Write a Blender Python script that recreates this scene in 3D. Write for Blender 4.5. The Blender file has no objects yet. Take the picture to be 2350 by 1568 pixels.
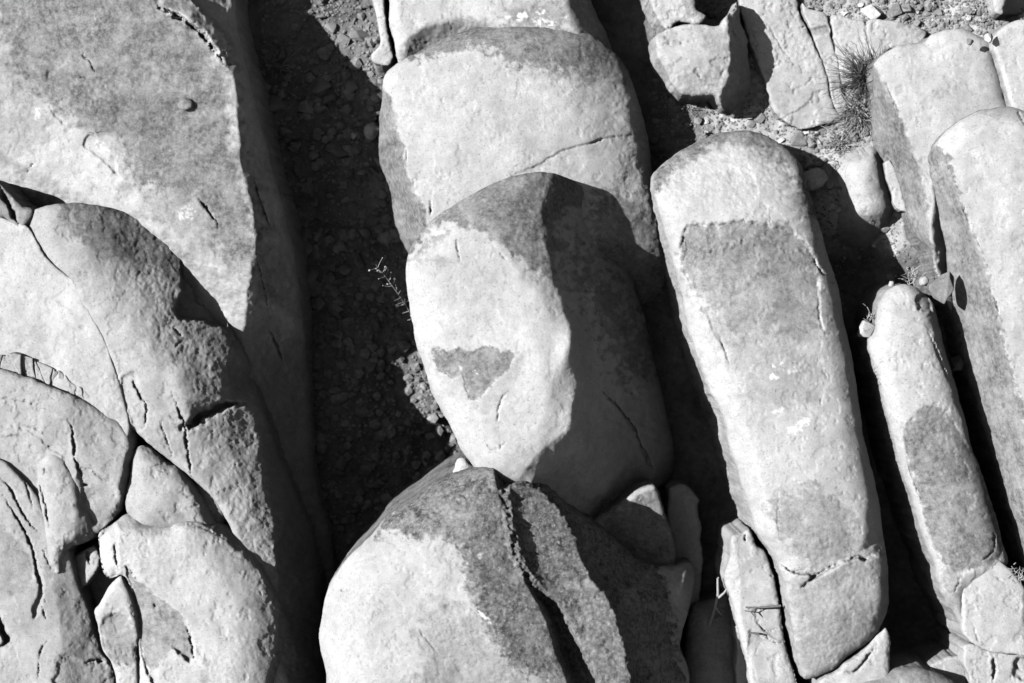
import bpy, bmesh, math, random
import numpy as np
from mathutils import Vector, Matrix

# ---------------------------------------------------------------- camera, sky, sun, exposure
scene = bpy.context.scene
U = 0.002                     # metres per layout unit
DIST = 4500.0                 # camera distance (layout units) to the reference plane
CX, CY = 1175.0, 784.0        # middle of the layout
PITCH = math.radians(55)      # the camera looks down a steep hillside
RIGHT = np.array([1.0, 0.0, 0.0])
UP = np.array([0.0, math.sin(PITCH), math.cos(PITCH)])
OUT = np.array([0.0, -math.cos(PITCH), math.sin(PITCH)])     # out of the hillside, towards the viewer
LIFT = 3.0

def to_world(x, y, w):
    x, y, w = np.asarray(x, float), np.asarray(y, float), np.asarray(w, float)
    p = (x[..., None] * RIGHT + y[..., None] * UP + w[..., None] * OUT) * U
    p[..., 2] += LIFT
    return p

def local(px, py, w):
    px, py, w = np.asarray(px, float), np.asarray(py, float), np.asarray(w, float)
    k = (DIST - w) / DIST
    return (px - CX) * k, (CY - py) * k, w

def at(px, py, w):
    return to_world(*local(px, py, w))

cam_d = bpy.data.cameras.new("camera")
cam = bpy.data.objects.new("camera", cam_d)
scene.collection.objects.link(cam)
cam.matrix_world = Matrix((
    (RIGHT[0], UP[0], OUT[0], OUT[0] * DIST * U),
    (RIGHT[1], UP[1], OUT[1], OUT[1] * DIST * U),
    (RIGHT[2], UP[2], OUT[2], OUT[2] * DIST * U + LIFT),
    (0, 0, 0, 1)))
cam_d.sensor_width = 36
cam_d.lens = 36 * DIST / 2350.0
cam_d.clip_end = 500
cam_d.dof.use_dof = True
cam_d.dof.focus_distance = (DIST + 20) * U
cam_d.dof.aperture_fstop = 0.9
scene.camera = cam

SUN = np.array([-0.70, 0.17, 0.69]); SUN /= np.linalg.norm(SUN)
sun_w = SUN[0] * RIGHT + SUN[1] * UP + SUN[2] * OUT
world = bpy.data.worlds.new("World")
scene.world = world
world.use_nodes = True
nt = world.node_tree
sky = nt.nodes.new("ShaderNodeTexSky")
sky.sky_type = 'NISHITA'
sky.sun_disc = False
sky.sun_elevation = math.asin(sun_w[2])
sky.sun_rotation = math.atan2(sun_w[0], sun_w[1])
sep = nt.nodes.new("ShaderNodeSeparateColor")       # monochrome film behind a red filter: only the sky's red counts
nt.links.new(sky.outputs[0], sep.inputs[0])
bg = nt.nodes["Background"]
nt.links.new(sep.outputs[0], bg.inputs[0])
bg.inputs[1].default_value = 0.06
sun_d = bpy.data.lights.new("sun", 'SUN')
sun_d.energy = 4.6
sun_d.angle = math.radians(0.5)
sun_d.color = (1, 1, 1)
sun = bpy.data.objects.new("sun", sun_d)
scene.collection.objects.link(sun)
sun.location = (-6, -4, 12)
sun.rotation_euler = Vector(sun_w).to_track_quat('Z', 'Y').to_euler()
scene.view_settings.view_transform = 'Standard'
scene.view_settings.look = 'None'
scene.view_settings.gamma = 1
scene.view_settings.use_curve_mapping = False
scene.view_settings.exposure = 0.70
scene.cycles.max_bounces = 4
scene.cycles.diffuse_bounces = 0

# ---------------------------------------------------------------- noise and 2-D tools
def pnoise(x, y, seed=0):
    xi = np.floor(x).astype(np.int64); yi = np.floor(y).astype(np.int64)
    xf = (x - xi).astype(np.float32); yf = (y - yi).astype(np.float32)
    def g(ix, iy, dx, dy):
        h = (ix * 374761393 + iy * 668265263 + seed * 1442695041) & 0xffffffff
        h = ((h ^ (h >> 13)) * 1274126177) & 0xffffffff
        a = ((h ^ (h >> 16)) & 0xffff).astype(np.float32) * np.float32(2 * math.pi / 65536)
        return np.cos(a) * dx + np.sin(a) * dy
    u = xf * xf * xf * (xf * (xf * 6 - 15) + 10); v = yf * yf * yf * (yf * (yf * 6 - 15) + 10)
    a = g(xi, yi, xf, yf); b = g(xi + 1, yi, xf - 1, yf)
    c = g(xi, yi + 1, xf, yf - 1); d = g(xi + 1, yi + 1, xf - 1, yf - 1)
    return (a + u * (b - a)) * (1 - v) + (c + u * (d - c)) * v

def fbm(x, y, wl, octs=4, seed=0, gain=0.5):
    s = np.zeros(np.shape(x), np.float32); amp = 1.0
    for o in range(octs):
        s += amp * pnoise(x / wl + 17.3 * o, y / wl - 9.1 * o, seed + o * 7)
        wl *= 0.5; amp *= gain
    return s * 1.4

def curve(pts, closed=False, n=6, tight=0.5):
    p = np.array(pts, float); m = len(p); out = []
    rng = range(m) if closed else range(m - 1)
    for i in rng:
        if closed: a, b, c, d = p[i - 1], p[i], p[(i + 1) % m], p[(i + 2) % m]
        else: a, b, c, d = p[max(i - 1, 0)], p[i], p[i + 1], p[min(i + 2, m - 1)]
        L = np.linalg.norm(c - b) + 1e-9
        ta = (c - a) * tight; tb = (d - b) * tight
        for t in (ta, tb):
            l = np.linalg.norm(t)
            if l > L: t *= L / l
        for k in range(n):
            s = k / n; s2 = s * s; s3 = s2 * s
            out.append((2 * s3 - 3 * s2 + 1) * b + (s3 - 2 * s2 + s) * ta + (-2 * s3 + 3 * s2) * c + (s3 - s2) * tb)
    if not closed: out.append(p[-1])
    return np.array(out)

def seg_dist(x, y, pl, closed=False):
    x = x.astype(np.float32); y = y.astype(np.float32)
    best = np.full(x.shape, 1e12, np.float32)
    n = len(pl)
    for i in range(n if closed else n - 1):
        ax, ay = pl[i]; bx, by = pl[(i + 1) % n]
        dx, dy = bx - ax, by - ay
        l2 = dx * dx + dy * dy
        if l2 < 1e-9: continue
        t = np.clip(((x - ax) * dx + (y - ay) * dy) / l2, 0, 1)
        ex = x - (ax + t * dx); ey = y - (ay + t * dy)
        np.minimum(best, ex * ex + ey * ey, out=best)
    return np.sqrt(best)

def inside(x, y, pl):
    r = np.zeros(x.shape, bool); n = len(pl)
    for i in range(n):
        ax, ay = pl[i]; bx, by = pl[(i + 1) % n]
        if ay == by: continue
        c = ((ay > y) != (by > y)) & (x < (bx - ax) * (y - ay) / (by - ay) + ax)
        r ^= c
    return r

def signed(x, y, pl):
    d = seg_dist(x, y, pl, True)
    return np.where(inside(x, y, pl), d, -d)

def sstep(a, b, v):
    t = np.clip((v - a) / (b - a), 0, 1)
    return t * t * (3 - 2 * t)

def blur(a, sigma):
    r = max(1, int(sigma * 2.5)); k = np.exp(-0.5 * (np.arange(-r, r + 1) / sigma) ** 2); k /= k.sum()
    for ax in (0, 1):
        pad = [(0, 0), (0, 0)]; pad[ax] = (r, r)
        b = np.pad(a, pad, mode='edge'); o = np.zeros_like(a)
        for i, w in enumerate(k):
            o += w * (b[i:i + a.shape[0], :] if ax == 0 else b[:, i:i + a.shape[1]])
        a = o
    return a

OFF = dict(A=(0, 0), B=(752, 0), C=(1504, 0), D=(0, 502), E=(752, 502), F=(1504, 502),
           G=(0, 1004), H=(752, 1004), I=(1504, 1004))
def T(k, *pts):
    ox, oy = OFF[k]
    return [(ox + .36 * a, oy + .36 * b) for a, b in pts]

def tag(o, label=None, cat=None, group=None, kind=None):
    if label: o["label"] = label
    if cat: o["category"] = cat
    if group: o["group"] = group
    if kind: o["kind"] = kind
    return o

# ---------------------------------------------------------------- materials
def nn(t, kind, **kw):
    n = t.nodes.new(kind)
    for k, v in kw.items(): setattr(n, k, v)
    return n

def math_node(t, op, a, b=None, clamp=False):
    n = nn(t, "ShaderNodeMath", operation=op); n.use_clamp = clamp
    for i, v in enumerate((a, b)):
        if v is None: continue
        if isinstance(v, (int, float)): n.inputs[i].default_value = v
        else: t.links.new(v, n.inputs[i])
    return n.outputs[0]

def noise(t, co, scale, detail=5, rough=0.6):
    n = nn(t, "ShaderNodeTexNoise"); n.inputs["Scale"].default_value = scale
    n.inputs["Detail"].default_value = detail; n.inputs["Roughness"].default_value = rough
    t.links.new(co, n.inputs["Vector"])
    return n.outputs["Fac"]

def ramp(t, fac, lo, hi, v0, v1):
    n = nn(t, "ShaderNodeMapRange"); n.clamp = True
    n.inputs[1].default_value = lo; n.inputs[2].default_value = hi
    n.inputs[3].default_value = v0; n.inputs[4].default_value = v1
    t.links.new(fac, n.inputs[0])
    return n.outputs[0]

def mixf(t, f, a, b):
    n = nn(t, "ShaderNodeMix", data_type='FLOAT'); n.clamp_factor = True
    for i, v in ((0, f), (2, a), (3, b)):
        if isinstance(v, (int, float)): n.inputs[i].default_value = v
        else: t.links.new(v, n.inputs[i])
    return n.outputs[0]

def stone_material(name, lo=0.37, hi=0.50, dark=0.085, speck=0.0, bump=0.5):
    m = bpy.data.materials.new(name); m.use_nodes = True
    t = m.node_tree; b = t.nodes["Principled BSDF"]
    co = nn(t, "ShaderNodeTexCoord").outputs["Object"]
    pat = nn(t, "ShaderNodeAttribute", attribute_name="patina_shade").outputs["Fac"]
    pale = nn(t, "ShaderNodeAttribute", attribute_name="pale").outputs["Fac"]
    coarse = noise(t, co, 4.0, 6, 0.6)
    mid = noise(t, co, 26.0, 7, 0.68)
    fine = noise(t, co, 130.0, 4, 0.7)
    base = ramp(t, coarse, 0.3, 0.7, lo, hi)
    base = math_node(t, 'MULTIPLY', base, ramp(t, mid, 0.3, 0.72, 0.82, 1.10))
    base = math_node(t, 'MULTIPLY', base, ramp(t, fine, 0.25, 0.75, 0.88, 1.10))
    # dark pores
    pore = noise(t, co, 105.0, 3, 0.65)
    base = math_node(t, 'MULTIPLY', base, ramp(t, pore, 0.33, 0.42, 0.66, 1.0))
    blot = noise(t, co, 14.0, 7, 0.75)
    base = math_node(t, 'MULTIPLY', base, ramp(t, blot, 0.58, 0.70, 1.0, 0.80))
    dk = math_node(t, 'MULTIPLY', ramp(t, mid, 0.3, 0.7, dark * 0.72, dark * 1.35), ramp(t, fine, 0.28, 0.72, 0.75, 1.3))
    # the varnish and painted shade are mottled: break them up where it is neither full nor absent
    hole = noise(t, co, 48.0, 6, 0.72)
    p = math_node(t, 'MULTIPLY', pat, ramp(t, hole, 0.30, 0.64, 1.18, 0.58), clamp=True)
    col = mixf(t, p, base, dk)
    if speck:
        sp = noise(t, co, 62.0, 5, 0.75)
        s = math_node(t, 'MULTIPLY', ramp(t, sp, 0.56, 0.64, 0.0, speck * 0.5), pat, clamp=True)
        col = mixf(t, s, col, 0.55)
        sp2 = noise(t, co, 30.0, 6, 0.75)
        s2 = math_node(t, 'MULTIPLY', ramp(t, sp2, 0.53, 0.62, 0.0, speck), pat, clamp=True)
        col = mixf(t, s2, col, 0.03)
    col = mixf(t, pale, col, 0.72)
    t.links.new(col, b.inputs["Base Color"])
    b.inputs["Roughness"].default_value = 0.92
    b.inputs["Specular IOR Level"].default_value = 0.15
    zone = ramp(t, noise(t, co, 3.5, 4, 0.6), 0.38, 0.62, 0.15, 1.0)
    h = math_node(t, 'ADD', math_node(t, 'MULTIPLY', math_node(t, 'MULTIPLY', noise(t, co, 95.0, 6, 0.7), zone), 1.0), math_node(t, 'MULTIPLY', noise(t, co, 260.0, 3, 0.7), 0.4))
    bp = nn(t, "ShaderNodeBump"); bp.inputs["Strength"].default_value = bump; bp.inputs["Distance"].default_value = 0.006
    t.links.new(h, bp.inputs["Height"]); t.links.new(bp.outputs[0], b.inputs["Normal"])
    return m

STONE = stone_material("pale_sandstone")
SPECK = stone_material("lichen_speckled_sandstone", dark=0.055, speck=0.8, bump=0.7)
GREY = stone_material("shade_grey_sandstone", lo=0.30, hi=0.42, bump=0.6)  # darker sandstone copy: shade of faces turned from the sun, put into base colour
ROUGH = stone_material("rough_grey_sandstone", lo=0.30, hi=0.46, bump=0.8)

def plain_material(name, lo, hi, scale, bump=0.5, dist=0.004, sunlit_tint=0.0):
    m = bpy.data.materials.new(name); m.use_nodes = True
    t = m.node_tree; b = t.nodes["Principled BSDF"]
    co = nn(t, "ShaderNodeTexCoord").outputs["Object"]
    n1 = noise(t, co, scale, 6, 0.65); n2 = noise(t, co, scale * 6, 4, 0.7)
    c = math_node(t, 'MULTIPLY', ramp(t, n1, 0.3, 0.7, lo, hi), ramp(t, n2, 0.3, 0.7, 0.75, 1.25))
    if sunlit_tint:
        da = nn(t, "ShaderNodeAttribute", attribute_name="sunlit_tint").outputs["Fac"]
        c = math_node(t, 'MULTIPLY', c, ramp(t, da, 0, 1, 1.0, sunlit_tint))  # multiplies the soil colour to carry sunlit brightness
    t.links.new(c, b.inputs["Base Color"])
    b.inputs["Roughness"].default_value = 0.95; b.inputs["Specular IOR Level"].default_value = 0.1
    bp = nn(t, "ShaderNodeBump"); bp.inputs["Strength"].default_value = bump; bp.inputs["Distance"].default_value = dist
    t.links.new(n2, bp.inputs["Height"]); t.links.new(bp.outputs[0], b.inputs["Normal"])
    return m

SOIL = plain_material("dry_soil", 0.085, 0.21, 6, 0.8, 0.01, sunlit_tint=2.4)
GRAVEL = plain_material("gravel_stone", 0.12, 0.33, 9)
CHIP = plain_material("broken_stone", 0.36, 0.58, 12, 0.7)
DARKCHIP = plain_material("weathered_shade_stone", 0.14, 0.26, 14, 0.8)
STRAW = plain_material("dry_straw", 0.32, 0.5, 20, 0.1)
TWIG = plain_material("grey_twig", 0.10, 0.2, 30, 0.3)
STEM = plain_material("weed_stem", 0.30, 0.45, 30, 0.2)
PETAL = plain_material("weed_flower", 0.3, 0.45, 40, 0.2)

# ---------------------------------------------------------------- mesh helpers
def make_mesh(name, v, quads, mat, attrs=None, origin=None, smooth=True, tris=None):
    v = np.asarray(v, np.float64)
    if origin is None: origin = v.mean(0)
    me = bpy.data.meshes.new(name)
    nq = len(quads); ntr = 0 if tris is None else len(tris)
    me.vertices.add(len(v)); me.vertices.foreach_set("co", (v - origin).astype(np.float32).ravel())
    loops = np.asarray(quads, np.int32).reshape(-1)
    starts = np.arange(nq) * 4
    if ntr:
        starts = np.concatenate([starts, nq * 4 + np.arange(ntr) * 3])
        loops = np.concatenate([loops, np.asarray(tris, np.int32).reshape(-1)])
    me.loops.add(len(loops)); me.loops.foreach_set("vertex_index", loops)
    me.polygons.add(nq + ntr); me.polygons.foreach_set("loop_start", starts.astype(np.int32))
    me.polygons.foreach_set("use_smooth", np.full(nq + ntr, smooth))
    me.update(calc_edges=True)
    for k, a in (attrs or {}).items():
        at_ = me.attributes.new(k, 'FLOAT', 'POINT'); at_.data.foreach_set("value", np.asarray(a, np.float32))
    me.materials.append(mat)
    o = bpy.data.objects.new(name, me)
    o.location = Vector(origin)
    scene.collection.objects.link(o)
    return o

# height of the ground below the rocks (layout units, 0 = reference plane)
GP = np.array([(780, 100, -480), (790, 500, -500), (800, 900, -550), (760, 1300, -520), (1480, 130, -450), (1640, 300, -430),
               (1850, 330, -400), (1950, 420, -340), (2150, 10, -380), (2060, 545, -345), (1980, 620, -500), (2150, 1450, -520),
               (2000, 1000, -540), (1600, 1000, -540), (1640, 1450, -430), (1250, -80, -500), (2200, 700, -440), (2300, 1100, -520),
               (870, 330, -455), (965, 880, -600), (1060, 1060, -680), (300, 900, -500)], float)
def ground_w(px, py):
    px = np.asarray(px, float); py = np.asarray(py, float)
    num = np.zeros(px.shape); den = np.zeros(px.shape)
    for gx, gy, gw in GP:
        k = 1.0 / (((px - gx) ** 2 + (py - gy) ** 2) + 60.0 ** 2) ** 1.6
        num += k * gw; den += k
    h = 0.72 * num / den
    return h + 16 * fbm(px, py, 130, 4, 5) + 3.5 * fbm(px, py, 22, 3, 9)

# ---------------------------------------------------------------- rock builder: a relief with rounded edges, falls, steps and cracks, standing on the ground
def far(crease, side):
    (x0, y0), (x1, y1) = crease[0], crease[-1]
    d = {'R': (3000, 0), 'L': (-3000, 0), 'D': (0, 3000), 'U': (0, -3000)}[side]
    return [(x1 + d[0], y1 + d[1]), (x0 + d[0], y0 + d[1])]

def rock(name, label, outline, w=0.0, R=30, tilt=(0, 0), anchor=None, falls=(), steps=(), cracks=(), bumps=(),
         stain_shade=(), rough=1.0, mat=None, cat="rock", step=2.5, smooth=6, warp=1.0, flare=0.03, round_pow=2.0,
         wall_tone=0.25, dome=0.0, streak=None, group=None, seed=None, depth=None, corner=0.5, und=1.0):
    seed = seed if seed is not None else (sum(ord(c) for c in label) % 997)
    pl = curve(outline, True, 5, corner)
    x0, y0 = pl.min(0) - 8; x1, y1 = pl.max(0) + 8
    nx = int((x1 - x0) / step) + 2; ny = int((y1 - y0) / step) + 2
    gx, gy = np.meshgrid(x0 + np.arange(nx) * step, y0 + np.arange(ny) * step)
    # natural wobble of every traced line
    wx = gx + warp * (5.0 * fbm(gx, gy, 70, 3, seed) + 1.6 * fbm(gx, gy, 16, 2, seed + 50))
    wy = gy + warp * (5.0 * fbm(gx, gy, 70, 3, seed + 90) + 1.6 * fbm(gx, gy, 16, 2, seed + 140))
    ow = 0.5
    ox = gx + (wx - gx) * ow; oy = gy + (wy - gy) * ow
    sd = signed(ox, oy, pl)
    d = np.maximum(sd, 0)
    if smooth:
        ds = blur(d, smooth / step)
        k = sstep(0, smooth * 2.5, d)
        d = d * (1 - k) + ds * k
    ax, ay = anchor if anchor else (pl[:, 0].mean(), pl[:, 1].mean())
    h = w + tilt[0] * (gx - ax) + tilt[1] * (gy - ay)
    if dome:
        db = blur(np.maximum(sd, 0), 28 / step)
        h = h + dome * (np.sqrt((db + 6) / (db.max() + 6)) - 1)
    flank = np.zeros(gx.shape, np.float32); coarse = np.zeros(gx.shape, np.float32)
    for f in falls:
        cr = curve(f['c'], False, 5)
        t0 = cr[0] - cr[min(6, len(cr) - 1)]; t1 = cr[-1] - cr[max(-7, -len(cr))]     # run the edge on past both ends
        cr = np.concatenate([[cr[0] + t0 / np.linalg.norm(t0) * 1500], cr, [cr[-1] + t1 / np.linalg.norm(t1) * 1500]])
        reg = list(map(tuple, cr)) + far([tuple(cr[0]), tuple(cr[-1])], f['s'])
        ins = inside(wx, wy, reg)
        dd = np.where(ins, seg_dist(wx, wy, cr), 0)
        so = f.get('soft', 15)
        dr = f['k'] * (np.sqrt(dd * dd + so * so) - so)
        mx = f.get('max', 1e5)
        dr = mx * np.tanh(dr / mx) if mx < 1e4 else dr
        h = h - dr
        flank = np.maximum(flank, sstep(0, 45, dr)); coarse = np.maximum(coarse, f.get('coarse', 1.0) * sstep(0, 45, dr))
    Re = R + (min(R, 16) - R) * flank          # broken flanks end in a tighter edge than weathered tops
    t = np.clip(1 - (d + 0.05 * Re) / (1.05 * Re), 0, 1)
    h = h - Re * (1 - (1 - t ** round_pow) ** (1 / round_pow))
    for s in steps:
        reg = curve(s['p'], True, 4)
        sdd = signed(wx, wy, reg) + s.get('jag', 2.0) * fbm(gx, gy, s.get('jl', 14), 3, seed + 33)
        dep = s['d'] * sstep(-s.get('wd', 3), s.get('wd', 3), sdd)
        if 'fade' in s:      # (x, y, dx, dy): depth fades along a direction
            fx, fy, fdx, fdy = s['fade']; L2 = fdx * fdx + fdy * fdy
            dep = dep * (1 - sstep(0, 1, ((gx - fx) * fdx + (gy - fy) * fdy) / L2))
        h = h - dep
    for b in bumps:
        bx, by, rx, ry, ang, amp = b
        c, s_ = math.cos(math.radians(ang)), math.sin(math.radians(ang))
        u = ((gx - bx) * c + (gy - by) * s_) / rx; v = (-(gx - bx) * s_ + (gy - by) * c) / ry
        h = h + amp * np.exp(-(u * u + v * v))
    h = h + und * (7 * fbm(gx, gy, 190, 3, seed + 3) + 1.5 * fbm(gx, gy, 45, 2, seed + 8))
    # grain: smooth on the weathered tops, coarse on the flanks, with thin spalled flakes
    wild = np.clip(0.35 + 0.9 * fbm(gx, gy, 150, 3, seed + 4), 0.08, 1.2) + 0.8 * coarse
    h = h + rough * wild * (0.75 * fbm(gx, gy, 9, 2, seed + 5, 0.6) + 0.40 * np.minimum(fbm(gx, gy, 21, 3, seed + 6, 0.6), 0.15))
    fl = fbm(gx, gy, 110, 6, seed + 14, 0.62)
    h = h - rough * (1.5 * sstep(-0.02, 0.02, fl - 0.42) + 1.3 * sstep(-0.02, 0.02, -fl - 0.5)) - rough * coarse * (0.7 * sstep(-0.06, 0.06, fbm(gx, gy, 22, 4, seed + 15, 0.65) - 0.05) + 0.9 * sstep(-0.03, 0.03, fbm(gx, gy, 90, 5, seed + 16, 0.6) - 0.25))
    for c in cracks:
        cr = curve(c['c'], False, 5)
        wd = c.get('w', 3.0) * (0.55 if c.get('w', 3.0) < 6.5 else 0.85)
        b0 = cr.min(0) - 40; b1 = cr.max(0) + 40
        sel = (gx > b0[0]) & (gx < b1[0]) & (gy > b0[1]) & (gy < b1[1])
        jx = gx[sel] + 3.0 * fbm(gx[sel], gy[sel], 12, 3, seed + 21); jy = gy[sel] + 3.0 * fbm(gx[sel], gy[sel], 12, 3, seed + 22)
        dd = seg_dist(jx, jy, cr)
        tot = np.linalg.norm(cr[-1] - cr[0]) + 1e-6
        al = np.minimum(np.hypot(jx - cr[0][0], jy - cr[0][1]), np.hypot(jx - cr[-1][0], jy - cr[-1][1])) / tot
        taper = 0.25 + 0.75 * sstep(0, 0.3, al)
        wv = wd * (1 + 0.7 * fbm(gx[sel], gy[sel], 26, 2, seed + 23)).clip(0.25) * taper
        h[sel] -= c.get('d', 12) * taper * np.exp(-(dd / wv) ** 2)
    pat = np.zeros(gx.shape, np.float32); pale = np.zeros(gx.shape, np.float32)
    for s in stain_shade:  # real stains, plus a few areas where shade is painted in
        reg = curve(s['p'], True, 4)
        so = s.get('soft', 8)
        na = s.get('n', 14); wl = s.get('wl', 40)
        sdd = signed(wx, wy, reg) + na * fbm(gx, gy, wl, 5, seed + 41 + int(reg[0][0]) % 50, 0.65)
        m = s.get('v', 1.0) * sstep(-so, so, sdd) * np.clip(1 + 0.30 * fbm(gx, gy, 55, 5, seed + 43, 0.65), 0.4, 1.25)
        if s.get('ch', 'patina_shade') == 'patina_shade':
            pat = np.maximum(pat, m) if s.get('op', 'max') == 'max' else pat * (1 - m)
        else: pale = np.maximum(pale, m * sstep(-0.35, 0.05, fbm(gx, gy, 10, 3, seed + 45, 0.65)))
    if streak is not None:
        sx, sy, sa = streak; sl = math.hypot(sx, sy); sx /= sl; sy /= sl
        sn = fbm((gx * sy - gy * sx) * 1.0, (gx * sx + gy * sy) * 0.12, 17, 5, seed + 83, 0.6)
        wm = sstep(0.3, 0.6, pat)
        pat = np.clip(pat + sa * sn * wm, 0, 1); h = h + 0.6 * sn * wm
    # uneven weathering
    pat = np.clip(pat + 0.06 * fbm(gx, gy, 60, 4, seed + 77), 0, 1)
    # mesh: keep cells touching the inside, snap the outer ring on the outline
    ins = sd > 0.15 * step
    cell = ins[:-1, :-1] | ins[1:, :-1] | ins[:-1, 1:] | ins[1:, 1:]
    gxx, gyy = gx.copy(), gy.copy()
    gr_y, gr_x = np.gradient(sd, step)
    gl = np.sqrt(gr_x ** 2 + gr_y ** 2) + 1e-6
    out = ~ins
    gxx[out] -= (gr_x / gl * sd)[out]; gyy[out] -= (gr_y / gl * sd)[out]
    idx = np.arange(nx * ny).reshape(ny, nx)
    jj, ii = np.nonzero(cell)
    q = np.stack([idx[jj, ii], idx[jj + 1, ii], idx[jj + 1, ii + 1], idx[jj, ii + 1]], 1)   # counter-clockwise seen from the viewer
    used = np.unique(q)
    remap = -np.ones(nx * ny, np.int64); remap[used] = np.arange(len(used))
    q = remap[q]
    px, py, hh = gxx.ravel()[used], gyy.ravel()[used], h.ravel()[used]
    pt, pe = pat.ravel()[used], pale.ravel()[used]
    X, Y, W = local(px, py, hh)
    # walls down to the ground
    e = np.concatenate([q[:, [0, 1]], q[:, [1, 2]], q[:, [2, 3]], q[:, [3, 0]]])
    key = e[:, 0] * 10000000 + e[:, 1]; rev = e[:, 1] * 10000000 + e[:, 0]
    be = e[~np.isin(key, rev)]
    bv = np.unique(be)
    bm_ = -np.ones(len(used), np.int64); bm_[bv] = np.arange(len(bv))
    nxv = np.zeros(len(used)); nyv = np.zeros(len(used))
    ex = X[be[:, 1]] - X[be[:, 0]]; ey = Y[be[:, 1]] - Y[be[:, 0]]
    for k in (0, 1):
        np.add.at(nxv, be[:, k], ey); np.add.at(nyv, be[:, k], -ex)
    for _ in range(3):      # smooth the outward directions along the loop
        ax_, ay_ = nxv.copy(), nyv.copy()
        np.add.at(ax_, be[:, 0], nxv[be[:, 1]]); np.add.at(ax_, be[:, 1], nxv[be[:, 0]])
        np.add.at(ay_, be[:, 0], nyv[be[:, 1]]); np.add.at(ay_, be[:, 1], nyv[be[:, 0]])
        nxv, nyv = ax_, ay_
    nl = np.sqrt(nxv ** 2 + nyv ** 2) + 1e-9
    ox_, oy_ = (nxv / nl)[bv], (nyv / nl)[bv]
    gw = ground_w(px[bv], py[bv]) - 40 if depth is None else np.full(len(bv), hh[bv].min() - depth)
    gw = np.minimum(gw, hh[bv] - 4)
    K = 36
    VX, VY, VW, VP, VE = [X], [Y], [W], [pt], [pe]
    quads = [q]; prev = bv; n0 = len(used)
    for k in range(1, K + 1):
        f = (k / K) ** 1.15
        wk = hh[bv] + (gw - hh[bv]) * f
        dd = hh[bv] - wk
        arc = px[bv] * 0.8 + py[bv] * 1.1
        o_ = flare * dd + np.minimum(dd / 20, 1) * (3.0 * fbm(arc, wk * 0.4, 45, 3, seed + 61) + 1.0 * fbm(arc, wk, 12, 2, seed + 62))
        VX.append(X[bv] + ox_ * o_); VY.append(Y[bv] + oy_ * o_); VW.append(wk)
        wp = np.clip(wall_tone + 0.35 * fbm(arc, wk * 0.25, 40, 4, seed + 71), 0, 1)
        tt = min(1, k / 4)
        VP.append(pt[bv] * (1 - tt) + wp * tt); VE.append(np.zeros(len(bv)))
        cur = n0 + np.arange(len(bv)); n0 += len(bv)
        a, b = bm_[be[:, 0]], bm_[be[:, 1]]
        quads.append(np.stack([prev[b], prev[a], cur[a], cur[b]], 1))
        prev = cur
    V = to_world(np.concatenate(VX), np.concatenate(VY), np.concatenate(VW))
    o = make_mesh(name, V, np.concatenate(quads), mat or STONE,
                  dict(patina_shade=np.concatenate(VP), pale=np.concatenate(VE)),
                  origin=to_world(X.mean(), Y.mean(), float(gw.mean())))
    return tag(o, label, cat, group)

# ---------------------------------------------------------------- ground
def build_ground():
    def axis(lo, hi, st):
        a = list(np.arange(lo, hi + 1, st)); s = st
        while a[-1] < hi + 26000:
            s *= 1.22; a.append(a[-1] + s)
        s = st
        while a[0] > lo - 26000:
            s *= 1.22; a.insert(0, a[0] - s)
        return np.array(a)
    gx, gy = np.meshgrid(axis(-200, 2550, 5), axis(-200, 1770, 5))
    h = ground_w(gx, gy)
    h = h + 1.6 * fbm(gx, gy, 9, 2, 12)
    X, Y, W = local(gx, gy, h)
    ny, nx = gx.shape
    idx = np.arange(nx * ny).reshape(ny, nx)
    q = np.stack([idx[:-1, :-1], idx[1:, :-1], idx[1:, 1:], idx[:-1, 1:]], -1).reshape(-1, 4)
    sunlit_tint = sstep(1520, 1680, gx + 60 * fbm(gx, gy, 90, 4, 3)) * (1 - sstep(520, 640, gy + 60 * fbm(gx, gy, 90, 4, 4)))  # upper right soil painted paler to stand for sunlight on it
    o = make_mesh("ground", to_world(X, Y, W).reshape(-1, 3), q, SOIL, dict(sunlit_tint=sunlit_tint.ravel()))
    tag(o, kind="structure", label="dark dry soil of the slope between the rocks")
build_ground()

# ---------------------------------------------------------------- the rocks, left group
LEFT_END, RIGHT_END, TOP_END, BOT_END = -160, 2510, -160, 1730

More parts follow.
